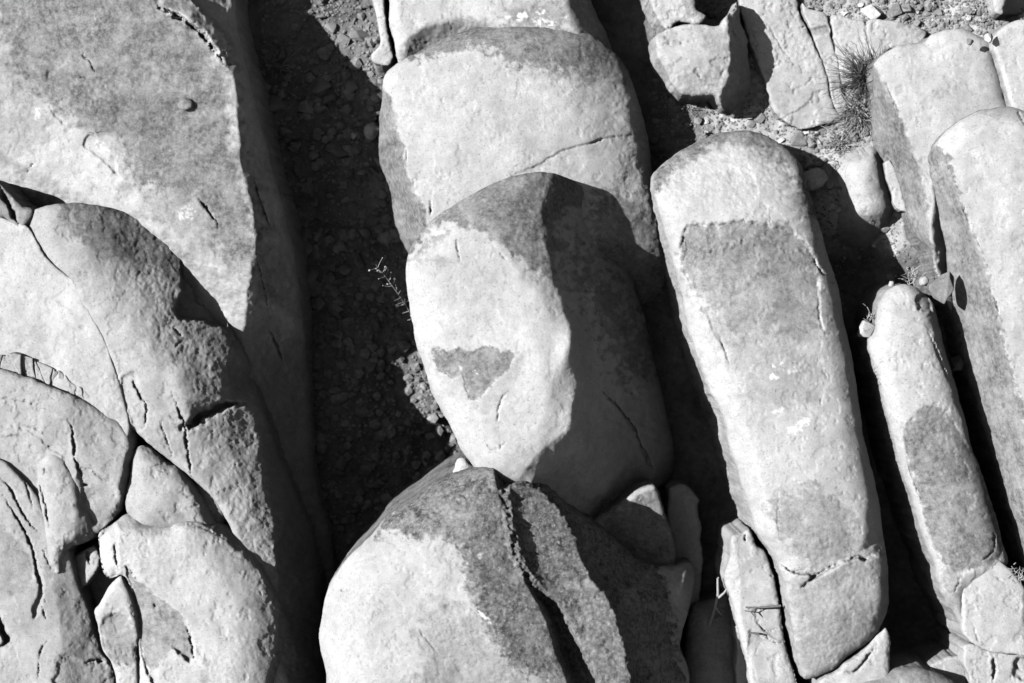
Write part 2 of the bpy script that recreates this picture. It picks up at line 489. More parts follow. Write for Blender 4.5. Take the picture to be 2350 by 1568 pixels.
rock("sandstone_slab", "huge grey mottled sandstone slab filling the upper left corner beside the shadowed gully",
     [(-160, -160), (528, -160), (540, 30), (569, 180), (612, 342), (670, 564), (684, 646), (704, 808), (714, 970), (722, 1094),
      (756, 1220), (768, 1300), (775, 1730), (-160, 1730)],
     w=0, R=26, tilt=(0.06, 0.0), anchor=(400, 400),
     falls=[dict(c=[(330, -160), (350, 0)] + T('A', (1100, 70), (1250, 170), (1370, 300), (1450, 430), (1490, 540), (1505, 700), (1515, 900), (1535, 1080), (1590, 1270), (1620, 1500))
                 + [(572, 640), (562, 700), (552, 780), (558, 860), (574, 940), (598, 1040), (618, 1130), (640, 1250), (650, 1500), (660, 1730)], s='R', k=1.6, soft=7), dict(c=[(240, 470), (420, 562), (560, 655), (640, 700)], s='D', k=1.4, soft=8, max=130),
            dict(c=T('A', (-400, 560), (60, 580), (270, 660), (420, 800), (560, 840), (730, 940), (760, 1100), (900, 1240), (1100, 1300), (1300, 1500), (1450, 1700)), s='D', k=0.20, soft=30, max=80)],
     steps=[dict(p=T('A', (560, 850), (640, 900), (730, 970), (745, 1120), (690, 1060), (600, 980), (530, 930)), d=5, wd=3),
            dict(p=T('A', (330, 440), (480, 500), (620, 600), (560, 640), (420, 560), (300, 520)), d=4, wd=5),
            dict(p=T('A', (1020, 40), (1260, 190), (1380, 340), (1500, 340), (1400, 170), (1270, 60), (1150, -60)), d=-34, wd=6, jag=9),],
     cracks=[dict(c=T('A', (540, 320), (535, 360), (580, 400), (600, 450), (625, 480)), w=3, d=8),
             dict(c=T('A', (500, 500), (570, 490)), w=2.5, d=6), dict(c=T('A', (1250, 1250), (1310, 1320), (1390, 1430), (1390, 1460)), w=4, d=16),
             dict(c=T('A', (235, 1020), (190, 1070), (175, 1120)), w=2, d=7), dict(c=T('A', (1000, 30), (1180, 130), (1330, 270), (1440, 420)), w=5, d=26),
             dict(c=T('A', (550, 850), (680, 850)), w=2, d=5), dict(c=T('A', (1600, 1100), (1680, 1350), (1750, 1500)), w=4, d=18),
             dict(c=T('D', (1720, 700), (1770, 820), (1810, 930)), w=4, d=25), dict(c=T('D', (1640, 250), (1720, 620)), w=3, d=14),
             dict(c=T('G', (1910, 590), (1930, 720), (1980, 850), (2000, 930)), w=5, d=25),
             dict(c=T('A', (280, 640), (420, 800), (560, 810)), w=3, d=4)],
     bumps=[(470, 430, 60, 30, 30, -5), (420, 340, 50, 20, 20, 4), (300, 130, 120, 60, 40, 6), (40, 250, 60, 30, 10, 6)],
     stain_shade=[dict(p=T('A', (-200, -200), (900, -200), (1050, 20), (1260, 190), (1440, 420), (1490, 560), (1500, 900), (1560, 1150), (1640, 1500), (1620, 1700), (1400, 1640), (1250, 1300), (1060, 1240),
                             (900, 1140), (800, 1010), (740, 900), (560, 830), (300, 640), (150, 560), (20, 380), (0, 150)), v=0.84, soft=24, n=30, wl=34),
             dict(p=T('A', (760, 960), (1000, 1080), (1500, 1000), (1650, 1500), (1700, 1900), (1300, 1700), (1050, 1500), (900, 1300)), v=0.5, soft=40, n=60, wl=30),
             dict(p=T('A', (-300, 250), (100, 300), (350, 560), (200, 700), (-300, 620)), v=0.42, soft=30, n=40, wl=26),
             dict(p=T('A', (830, 1010), (1100, 980), (1300, 1050), (1330, 1180), (1200, 1200), (1000, 1180), (900, 1120)), v=0.82, soft=14, n=34, wl=16),
             dict(p=T('A', (450, 400), (540, 330), (650, 420), (640, 560), (520, 520)), v=0.8, soft=12, n=18, wl=20),
             dict(p=T('A', (-50, 700), (200, 680), (330, 760), (300, 900), (60, 1040), (-60, 1040)), v=0.38, soft=12, n=16, wl=22),
             dict(p=T('A', (1500, 1200), (1570, 1300), (1590, 1500), (1540, 1700), (1480, 1560), (1480, 1400)), v=0.85, soft=8, n=18, wl=16),
             dict(p=T('A', (1150, 1320), (1230, 1320), (1220, 1400), (1140, 1380)), v=0.5, soft=6, n=10, wl=12, ch='pale'),
             dict(p=T('A', (600, 905), (680, 900), (700, 960), (640, 970)), v=0.6, soft=4, n=5, wl=8, ch='pale'),
             dict(p=T('A', (225, 700), (265, 705), (262, 760), (230, 765)), v=0.7, soft=2, n=3, wl=6, ch='pale')],
     rough=1.0)

rock("sandstone_slab", "smooth pale sandstone slab at the left edge split by a crack from the dark capped lobe",
     [(-160, 470), (-60, 480), (20, 505), (66, 522), (104, 588), (150, 630), (170, 645), (192, 694), (228, 752), (252, 806), (266, 850), (289, 927),
      (298, 985), (270, 1040), (150, 1060), (-160, 1000)],
     w=44, R=6, tilt=(0.10, 0.0), anchor=(150, 700), corner=0.4,
     falls=[dict(c=[(150, 560), (190, 690), (215, 800), (250, 960)], s='R', k=0.3, soft=40)],
     stain_shade=[dict(p=[(170, 700), (200, 790), (245, 900), (250, 960), (180, 900), (150, 820), (150, 740)], v=0.18, soft=20, n=16, wl=20)], rough=0.9)

rock("rock_chunk", "small dark broken rock chunk wedged at the left edge above the pale slab",
     [(-160, 400), (-20, 410), (20, 440), (50, 470), (78, 485), (66, 512), (40, 530), (10, 500), (-160, 490)], w=34, R=16, rough=2.0, mat=ROUGH,
     cracks=[dict(c=[(0, 430), (20, 470), (45, 520)], w=7, d=30)], stain_shade=[dict(p=[(-160, 400), (80, 440), (80, 520), (-160, 520)], v=0.55, soft=14, n=18, wl=20)])

rock("sandstone_lobe", "long rounded lobe with a dark cap and notched right flank, centre of the left group",
     T('D', (175, 40), (215, -50), (330, -90), (470, -105), (640, -80), (820, -40), (935, 0), (1060, 105), (1200, 225), (1300, 350), (1420, 560), (1500, 750), (1590, 920), (1650, 1150), (1750, 1450))
     + [(660, 1090), (700, 1190), (726, 1290), (738, 1400), (745, 1730), (600, 1730), (565, 1300), (505, 1165), (448, 1106), (402, 1066), (350, 1026), (318, 996)]
     + T('D', (805, 1310), (770, 1180), (700, 960), (668, 850), (600, 700), (500, 540), (430, 380), (260, 240), (185, 110)),
     w=66, R=20, tilt=(0.0, 0.02), anchor=(300, 800), corner=0.5, dome=20,
     falls=[dict(c=[(420, 470)] + T('D', (1130, 130), (1190, 300), (1230, 480), (1400, 720), (1470, 820), (1410, 960), (1430, 1150), (1580, 1230), (1630, 1400)) + [(592, 1076), (610, 1148), (624, 1220), (625, 1290), (640, 1400), (650, 1730)],
                 s='R', k=1.7, soft=20),
            dict(c=T('D', (330, -60), (440, 220), (600, 520), (760, 840), (900, 1100), (1000, 1400)), s='R', k=0.85, soft=170),
            dict(c=T('D', (330, 20), (400, 230), (560, 560), (700, 900), (900, 1300)), s='L', k=0.5, soft=16)],
     steps=[dict(p=T('D', (1175, 240), (1260, 340), (1350, 480), (1450, 690), (1300, 655), (1150, 645), (1125, 570), (1150, 480)), d=60, wd=4),
            dict(p=T('D', (850, 980), (780, 1010), (780, 1120), (860, 1350), (920, 1330), (930, 1200), (880, 1080)), d=6, wd=4),
            dict(p=T('D', (1100, 1090), (1090, 980), (1250, 950), (1440, 990), (1440, 1150), (1340, 1180), (1180, 1280)), d=-14, wd=22, jag=3)],
     cracks=[dict(c=T('D', (1090, 1090), (1120, 1180), (1170, 1290), (1180, 1350), (1200, 1500), (1220, 1640), (1240, 1680)), w=4, d=16),
             dict(c=T('D', (1165, 1310), (1250, 1270), (1340, 1230), (1430, 1185), (1570, 1185)), w=9, d=46),
             dict(c=T('D', (1180, 1330), (1280, 1290)), w=9, d=40),
             dict(c=T('D', (850, 990), (860, 1060), (895, 1130), (930, 1190), (930, 1280), (900, 1370)), w=4, d=14),
             dict(c=T('D', (1010, 1270), (1060, 1400), (1100, 1520), (1130, 1560)), w=2.5, d=7),
             dict(c=T('D', (1235, 320), (1240, 500), (1280, 545), (1330, 520)), w=3, d=10),
             dict(c=T('D', (430, 375), (470, 470), (560, 620)), w=3, d=8),
             dict(c=T('D', (1150, 790), (1110, 820)), w=3, d=6), dict(c=T('D', (1100, 690), (1180, 770)), w=4, d=8)],
     bumps=[(430, 900, 60, 90, 20, 6), (350, 700, 60, 80, -30, 5), (540, 1080, 60, 60, 0, 6)],
     stain_shade=[dict(p=T('D', (400, -130), (640, -120), (940, -10), (1220, 240), (1300, 380), (1200, 420), (1100, 380), (900, 330), (700, 280), (560, 190), (470, 80)), v=0.92, soft=22, n=26, wl=26),
             dict(p=T('D', (560, 180), (1200, 320), (1180, 560), (1420, 880), (1420, 1160), (1200, 1240), (1100, 1000), (900, 700), (700, 420)), v=0.34, soft=30, n=30, wl=30),
             dict(p=T('D', (1220, 700), (1460, 720), (1480, 850), (1340, 880)), v=0.6, soft=14, n=20, wl=14),
             dict(p=T('D', (1180, 1380), (1560, 1230), (1640, 1500), (1700, 1900), (1500, 1800), (1300, 1600)), v=0.22, soft=20, n=20, wl=30)],
     rough=1.25, mat=GREY)

rock("sandstone_block", "rounded grey sandstone block below the broken seam, left edge, with a vertical crack",
     [(-160, 835), (0, 846), (43, 860), (108, 882), (162, 907), (216, 932), (266, 961), (300, 984), (318, 1003), (312, 1030), (300, 1066), (293, 1110), (279, 1162),
      (262, 1190), (215, 1225), (150, 1200), (100, 1150), (-160, 1150)],
     w=72, R=20, tilt=(0.04, 0.03), anchor=(120, 1000),
     falls=[dict(c=[(262, 950), (284, 1010), (278, 1070), (266, 1120), (262, 1200)], s='R', k=2.0, soft=16),
            dict(c=[(-160, 935), (0, 940), (60, 965), (140, 980), (170, 1010)], s='D', k=0.3, soft=25, max=26),
            dict(c=[(150, 950), (165, 1000), (172, 1060)], s='R', k=0.16, soft=30)],
     steps=[dict(p=[(-160, 905), (20, 915), (90, 935), (150, 975), (160, 1060), (120, 1030), (60, 990), (-20, 975), (-160, 970)], d=4, wd=3, jag=6), dict(p=[(-160, 1000), (10, 1000), (70, 1020), (95, 1080), (70, 1150), (-160, 1150)], d=6, wd=5, jag=6), dict(p=T('G', (480, 180), (560, 200), (640, 260), (720, 300), (760, 420), (740, 520), (600, 560), (540, 420)), d=12, wd=8)],
     cracks=[dict(c=T('D', (430, 1270), (460, 1340), (475, 1480)) + T('G', (470, 110), (500, 190), (530, 290)), w=4, d=16),
             dict(c=T('G', (500, 195), (570, 205), (640, 260), (690, 300)), w=2.5, d=8),
             dict(c=T('G', (530, 300), (575, 305)), w=4, d=14), dict(c=T('D', (130, 1310), (230, 1340), (330, 1400)), w=3, d=5),
             dict(c=T('G', (0, 195), (60, 270), (130, 390), (190, 450), (240, 570)), w=5, d=22)],
     stain_shade=[dict(p=[(162, 915), (230, 940), (270, 970), (270, 1100), (200, 1040), (165, 990)], v=0.2, soft=20, n=20, wl=20),
             dict(p=T('G', (540, 310), (590, 310), (570, 420), (535, 380)), v=0.5, soft=5, n=6, wl=10)],
     rough=1.2, mat=GREY)

# broken seam between the two: angular plates
random.seed(4)
UPR = curve(T('D', (-120, 880), (0, 872), (70, 866), (200, 878), (245, 928), (350, 962), (430, 1008), (500, 1068), (570, 1130), (640, 1185)), n=8)
LOW = curve(T('D', (-120, 950), (0, 962), (110, 992), (220, 1014), (290, 1056), (350, 1085), (450, 1125), (500, 1150), (580, 1182), (650, 1215)), n=8)
cut = [0.0, 0.13, 0.22, 0.27, 0.36, 0.43, 0.53, 0.60, 0.66, 0.76, 0.85, 1.0]
for i in range(len(cut) - 1):
    p = lambda ln, t: ln[int(min(max(t, 0), 1) * (len(ln) - 1))]
    j0 = 0.02 * math.sin(i * 2.3); j1 = 0.02 * math.sin((i + 1) * 2.3)
    a0, a1, b1, b0 = p(UPR, cut[i] + j0), p(UPR, cut[i + 1] + j1), p(LOW, cut[i + 1] - j1), p(LOW, cut[i] - j0)
    poly = [a0, (a0 + a1) / 2 + (random.uniform(-3, 3), random.uniform(-4, 3)), a1, (a1 + b1) / 2 + (random.uniform(-5, 5), 0), b1, (b0 + b1) / 2 + (0, random.uniform(-3, 5)), b0]
    c = sum(poly) / len(poly)
    rock("stone_plate", "small angular plate in the broken seam above the cracked block, left edge", [tuple(c + (q - c) * random.uniform(0.94, 1.04)) for q in poly], w=49 + random.uniform(-9, 8), R=3,
         tilt=(random.uniform(-.25, .15), random.uniform(-.3, .1)), warp=0.5, rough=1.0, smooth=2, corner=0.1, step=2.0, seed=i * 13,
         mat=ROUGH, depth=70, group="plates in the broken seam", und=0.1, wall_tone=0.5)

rock("sandstone_slab", "tall pale slab in the bottom left corner crossed by thin cracks, with a darker right facet",
     [(-160, 1030), (0, 1055), (40, 1085), (80, 1130), (115, 1200), (152, 1250), (160, 1265), (180, 1328), (202, 1386), (234, 1490), (258, 1535), (262, 1730), (-160, 1730)],
     w=62, R=12, tilt=(0.02, 0.0), anchor=(100, 1300),
     falls=[dict(c=T('G', (360, 700), (345, 870), (350, 1000), (375, 1200), (390, 1390), (370, 1480), (360, 1900)), s='R', k=0.5, soft=8, max=90)],
     steps=[dict(p=T('G', (0, 560), (100, 640), (190, 740), (215, 900), (120, 960), (-100, 960)), d=5, wd=5), dict(p=T('G', (390, 1400), (520, 1440), (660, 1420), (720, 1480), (730, 1700), (360, 1700)), d=9, wd=8, jag=5),
            dict(p=T('G', (250, 880), (280, 930), (270, 1010), (220, 1160), (205, 1100), (245, 1000)), d=10, wd=4)],
     cracks=[dict(c=T('G', (0, 260), (70, 330), (120, 440), (200, 560), (250, 600)), w=4, d=14), dict(c=T('G', (150, 240), (190, 380), (210, 460)), w=3, d=8), dict(c=T('G', (330, 860), (300, 780), (270, 700)), w=3, d=9), dict(c=T('G', (540, 1440), (600, 1420), (680, 1430)), w=4, d=12), dict(c=T('G', (20, 370), (100, 500), (180, 640), (215, 740), (245, 900), (290, 1050)), w=4.5, d=18),
             dict(c=T('G', (265, 1060), (280, 1120), (305, 1165)), w=2.5, d=8),
             dict(c=T('G', (330, 1285), (280, 1320), (255, 1400), (240, 1567)), w=2.5, d=9), dict(c=T('G', (0, 1140), (20, 1230), (40, 1290), (10, 1330)), w=8, d=40)],
     stain_shade=[dict(p=T('G', (-50, 560), (120, 660), (200, 760), (190, 950), (60, 1010), (-50, 900)), v=0.34, soft=8, n=8, wl=16),
             dict(p=T('G', (350, 860), (480, 860), (600, 1100), (640, 1360), (400, 1400), (365, 1100)), v=0.3, soft=8, n=12, wl=16),  # shade of the right-hand facet put into the colour
             dict(p=T('G', (270, 760), (330, 820), (350, 900), (300, 880)), v=0.4, soft=5, n=5, wl=10)], rough=1.0, mat=GREY)

rock("sandstone_finger", "rounded finger of stone rising between the cracked block and the bottom left slab",
     T('G', (335, 85), (400, 110), (470, 190), (515, 320), (545, 430), (610, 570), (600, 640), (520, 680), (440, 720), (380, 860), (330, 840), (290, 700), (270, 500), (245, 330), (240, 200), (280, 120)),
     w=80, R=30, warp=2.4, dome=14, tilt=(0.0, 0.02), falls=[dict(c=T('G', (400, 100), (440, 300), (470, 500), (430, 800)), s='R', k=0.45, soft=24)],
     cracks=[dict(c=T('G', (285, 190), (280, 240)), w=3, d=8), dict(c=T('G', (225, 230), (265, 340), (295, 470), (320, 600)), w=4, d=14)],
     stain_shade=[dict(p=T('G', (430, 500), (600, 560), (600, 650), (440, 720), (400, 640)), v=0.35, soft=10, n=14, wl=14)], rough=1.5, mat=GREY)

rock("sandstone_wedge", "cone shaped stone wedge in front of the dark cleft, left group",
     T('G', (900, 55), (950, 70), (1000, 105), (1060, 150), (1150, 195), (1225, 280), (1300, 390), (1350, 490), (1380, 600), (900, 620), (815, 490), (798, 410), (815, 300), (845, 130), (870, 75)),
     w=74, R=36, dome=26, mat=GREY, round_pow=2.0, falls=[dict(c=T('G', (960, 60), (1100, 200), (1190, 330), (1250, 460), (1300, 600)), s='R', k=1.5, soft=22)],
     stain_shade=[dict(p=T('G', (870, 60), (930, 60), (980, 120), (900, 140)), v=0.45, soft=8, n=8, wl=10),
             dict(p=T('G', (940, 490), (1080, 450), (1200, 480), (1100, 620), (940, 600)), v=0.4, soft=10, n=12, wl=14)], rough=1.6)

rock("sandstone_boulder", "curled pale boulder with a smooth grey hollow, bottom of the left group",
     T('G', (735, 545), (780, 502), (860, 500), (960, 548), (1085, 572), (1095, 535), (1150, 505), (1260, 500), (1380, 530), (1500, 600), (1620, 735), (1700, 880), (1780, 1050), (1850, 1200), (1890, 1350), (1902, 1480), (1910, 1700), (1920, 2010),
       (860, 2010), (890, 1560), (880, 1250), (862, 1100), (820, 955), (780, 875), (700, 900), (660, 860), (640, 720), (635, 610)),
     w=118, R=44, tilt=(0.0, 0.02), anchor=(450, 1400), dome=40,
     falls=[dict(c=T('G', (1500, 480), (1600, 760), (1690, 920), (1735, 1080), (1742, 1250), (1730, 1400), (1680, 1580), (1640, 2010)), s='R', k=1.7, soft=30),
            dict(c=T('G', (1000, 560), (1250, 760), (1420, 980), (1500, 1200), (1500, 1450), (1450, 1700)), s='R', k=0.9, soft=110),
            dict(c=T('G', (1090, 575), (1240, 560), (1400, 640), (1500, 720), (1620, 830)), s='U', k=1.2, soft=8, max=26)],
     steps=[dict(p=T('G', (800, 815), (860, 880), (990, 1010), (1100, 1090), (1180, 1190), (1222, 1300), (1232, 1400), (1212, 1440), (1150, 1390), (1090, 1340), (1000, 1460), (1000, 1600), (905, 1420), (885, 1200), (850, 1000)), d=13, wd=4, jag=3),
            dict(p=T('G', (640, 640), (735, 560), (745, 860), (690, 900), (640, 750)), d=14, wd=5)],
     cracks=[dict(c=T('G', (740, 640), (735, 720), (760, 860)), w=4, d=14), dict(c=T('G', (640, 600), (740, 530)), w=4, d=10), dict(c=T('G', (805, 820), (850, 870), (885, 930)), w=3.5, d=12),
             dict(c=T('G', (1180, 1190), (1222, 1300), (1232, 1400), (1210, 1440)), w=4, d=14), dict(c=T('G', (985, 1055), (990, 1090)), w=4, d=9),
             dict(c=T('G', (1140, 555), (1230, 555), (1340, 600), (1440, 650)), w=2.5, d=6)],
     stain_shade=[dict(p=T('G', (800, 815), (860, 880), (990, 1010), (1100, 1090), (1180, 1190), (1222, 1300), (1232, 1400), (1212, 1440), (1150, 1390), (1090, 1340), (1000, 1470), (905, 1420), (885, 1200), (850, 1000)), v=0.68, soft=3, n=6, wl=14),
             dict(p=T('G', (740, 540), (800, 490), (900, 520), (900, 580), (760, 590)), v=0.3, soft=10, n=12, wl=14),
             dict(p=T('G', (1090, 570), (1150, 505), (1380, 530), (1600, 740), (1500, 680), (1300, 590)), v=0.45, soft=6, n=10, wl=14),
             dict(p=T('G', (1310, 1410), (1335, 1430), (1325, 1480), (1300, 1450)), v=0.45, soft=3, n=3, wl=8),
             dict(p=T('G', (1285, 1490), (1330, 1490), (1340, 1580), (1300, 1570)), v=0.4, soft=3, n=3, wl=8)], rough=1.3)

rock("stone_splinter", "lens shaped stone splinter with a grey lower half beside the curled boulder",
     T('G', (768, 885), (800, 925), (835, 1000), (862, 1120), (880, 1250), (868, 1350), (880, 1450), (892, 1600), (890, 1900), (760, 1900), (738, 1567), (718, 1450), (660, 1350), (622, 1210), (602, 1110), (640, 1050), (690, 960)),
     w=84, R=16, falls=[dict(c=T('G', (560, 1140), (700, 1130), (790, 1130), (880, 1150)), s='D', k=0.25, soft=20, max=30)],
     steps=[dict(p=T('G', (640, 1200), (720, 1130), (790, 1140), (830, 1200), (860, 1320), (880, 1440), (740, 1430), (670, 1330)), d=8, wd=6)],
     stain_shade=[dict(p=T('G', (640, 1200), (720, 1130), (790, 1140), (830, 1200), (870, 1320), (870, 1430), (740, 1430), (670, 1330)), v=0.45, soft=6, n=10, wl=14)], rough=1.3)

rock("rock_chunk", "small broken stone lying in the dark pit left of the lens shaped splinter",
     T('G', (470, 760), (600, 690), (632, 760), (625, 830), (560, 930), (520, 960), (490, 880)), w=20, R=8, tilt=(0.3, 0.1), warp=0.6, mat=ROUGH, rough=1.6,
     cracks=[dict(c=T('G', (550, 700), (575, 820)), w=6, d=14)], corner=0.2, smooth=3)
rock("rock_chunk", "dark boulder at the bottom of the pit beneath the lens shaped splinter",
     [(190, 1300), (270, 1290), (275, 1400), (225, 1430), (200, 1380)], w=-40, R=30, mat=ROUGH, rough=1.6, wall_tone=0.6)
rock("rock_chunk", "shadowed stone lump in the hole behind the curled boulder, left group",
     T('G', (1240, 290), (1340, 300), (1420, 380), (1440, 480), (1400, 560), (1280, 500)), w=25, R=20, mat=ROUGH, rough=1.5, stain_shade=[dict(p=[(400, 1080), (560, 1080), (560, 1230), (400, 1230)], v=0.5)])

# ---------------------------------------------------------------- middle group
rock("sandstone_block", "rear pale block with round white lichen spots, top centre behind the big block",
     [(880, -160), (890, -60), (893, 0), (897, 60), (912, 130), (950, 240), (1420, 240), (1402, 105), (1371, 36), (1357, 0), (1340, -160)],
     w=-120, R=30, tilt=(0, 0.05), anchor=(1150, 50),
     falls=[dict(c=[(1275, -160), (1290, 0), (1300, 40), (1340, 120), (1360, 200)], s='R', k=2.0, soft=22),
            dict(c=T('B', (420, 320), (520, 220), (650, 150), (800, 120), (950, 130), (1100, 160), (1300, 170)), s='D', k=1.0, soft=6, max=70)],
     stain_shade=[dict(p=T('B', (500, 240), (650, 150), (830, 110), (1000, 135), (1200, 170), (1000, 230), (700, 300), (520, 380)), v=0.42, soft=6, n=10, wl=12),
             dict(p=T('B', (1120, 100), (1250, 40), (1450, 0), (1700, -20), (1760, 300), (1500, 170), (1200, 170)), v=0.55, soft=12, n=20, wl=18),
             dict(p=T('B', (1205, 100), (1250, 80), (1295, 105), (1260, 140), (1215, 135)), v=0.9, soft=2.5, n=4, wl=8, ch='pale'),
             dict(p=T('B', (1330, 60), (1370, 50), (1390, 75), (1350, 88)), v=0.9, soft=2.5, n=4, wl=8, ch='pale'),
             dict(p=T('B', (1310, 120), (1400, 110), (1450, 125), (1440, 155), (1330, 160)), v=0.8, soft=3, n=7, wl=7, ch='pale'),
             dict(p=T('B', (1130, 105), (1160, 100), (1150, 120)), v=0.8, soft=2, n=3, wl=6, ch='pale'),
             dict(p=T('B', (1495, 115), (1520, 120), (1515, 140)), v=0.8, soft=2, n=3, wl=6, ch='pale')],
     rough=1.1)
rock("stone_splinter", "narrow pale upright splinter left of the rear lichen spotted block, top centre",
     [(838, -160), (846, -40), (864, 30), (870, 60), (872, 105), (852, 128), (864, 146), (892, 150), (904, 128), (892, 80), (882, 0), (872, -160)],
     w=-150, R=8, tilt=(0.1, 0), smooth=3, cracks=[dict(c=T('B', (320, 120), (360, 115)), w=2, d=7)], rough=1.4)

rock("sandstone_block", "big bright squarish sandstone block in the centre with a dark domed top edge",
     T('B', (352, 560), (362, 500), (385, 450), (450, 400), (560, 340), (700, 262), (850, 205), (1000, 172), (1200, 155), (1450, 158), (1570, 172), (1700, 235), (1830, 335), (1900, 430), (1940, 510), (1972, 620), (2030, 820), (2060, 1000), (2075, 1140))
     + [(1524, 530), (1535, 620), (1500, 690), (1400, 720), (1100, 720), (985, 660), (932, 570)] + T('B', (430, 1410), (400, 1210), (338, 1050), (328, 900), (340, 700)),
     w=-62, R=60, tilt=(-0.05, -0.06), anchor=(1200, 300), corner=0.4, dome=46, und=0.6,
     falls=[dict(c=T('B', (300, 440), (372, 560), (430, 700), (450, 860), (492, 920), (505, 1040), (555, 1200), (635, 1420), (720, 1620)) + [(1060, 720)], s='L', k=2.6, soft=5),
            dict(c=T('B', (1750, 150), (1840, 400), (1880, 600), (1920, 800), (1960, 1000), (2000, 1200)) + [(1500, 540), (1510, 700)], s='R', k=1.6, soft=26),
            dict(c=T('B', (1200, 120), (1400, 420), (1520, 700), (1600, 900)) + [(1350, 450), (1370, 600)], s='R', k=0.9, soft=170),
            dict(c=[(1100, 600), (1300, 560), (1400, 540), (1540, 570)], s='D', k=1.5, soft=20),
            dict(c=T('B', (200, 560), (450, 420), (900, 340), (1300, 300), (1700, 400), (1900, 520)), s='U', k=0.42, soft=50)],
     steps=[dict(p=T('B', (1150, 1160), (1300, 1070), (1500, 960), (1700, 910), (1870, 860), (2100, 900), (2200, 1500), (1300, 1500)), d=3, wd=3),
            dict(p=T('B', (440, 800), (455, 900), (490, 930), (470, 1000), (420, 900)), d=10, wd=3)],
     cracks=[dict(c=T('B', (1240, 1110), (1400, 1020), (1520, 955), (1700, 908), (1870, 860)), w=2.2, d=3),
             dict(c=T('B', (740, 615), (730, 650)), w=2, d=6), dict(c=T('B', (885, 490), (890, 505)), w=2, d=5), dict(c=T('B', (655, 1265), (660, 1320), (652, 1390)), w=2.5, d=10),
             dict(c=T('B', (495, 920), (500, 1035)), w=2.5, d=9), dict(c=T('B', (545, 1130), (550, 1200)), w=2, d=7), dict(c=T('B', (375, 590), (420, 680)), w=2, d=5),
             dict(c=T('B', (1670, 920), (1700, 905), (1760, 880)), w=4, d=8)],
     stain_shade=[dict(p=T('B', (450, 360), (700, 200), (1000, 100), (1560, 100), (1900, 300), (1980, 520), (1880, 520), (1700, 490), (1500, 450), (1300, 430), (1180, 400), (1000, 320), (850, 320), (600, 370)), v=0.84, soft=8, n=20, wl=20),
             dict(p=T('B', (1200, 420), (1700, 470), (1950, 520), (2040, 900), (1960, 900), (1880, 640), (1600, 520), (1300, 480)), v=0.42, soft=10, n=26, wl=12),
             dict(p=T('B', (1700, 1250), (1850, 1220), (2080, 1380), (2250, 1600), (2100, 2000), (1700, 1900)), v=0.75, soft=20, n=40, wl=16),  # shadow on the lower right corner painted as a darker tone
             dict(p=T('B', (1750, 480), (1950, 560), (2030, 860), (1900, 760), (1800, 600)), v=0.4, soft=14, n=20, wl=14),
             dict(p=T('B', (300, 480), (370, 570), (430, 720), (440, 860), (485, 930), (500, 1050), (550, 1210), (640, 1440), (600, 1650), (200, 1600)), v=0.8, soft=4, n=6, wl=30)],  # left wall toned darker than the top
     rough=0.85, wall_tone=0.75)

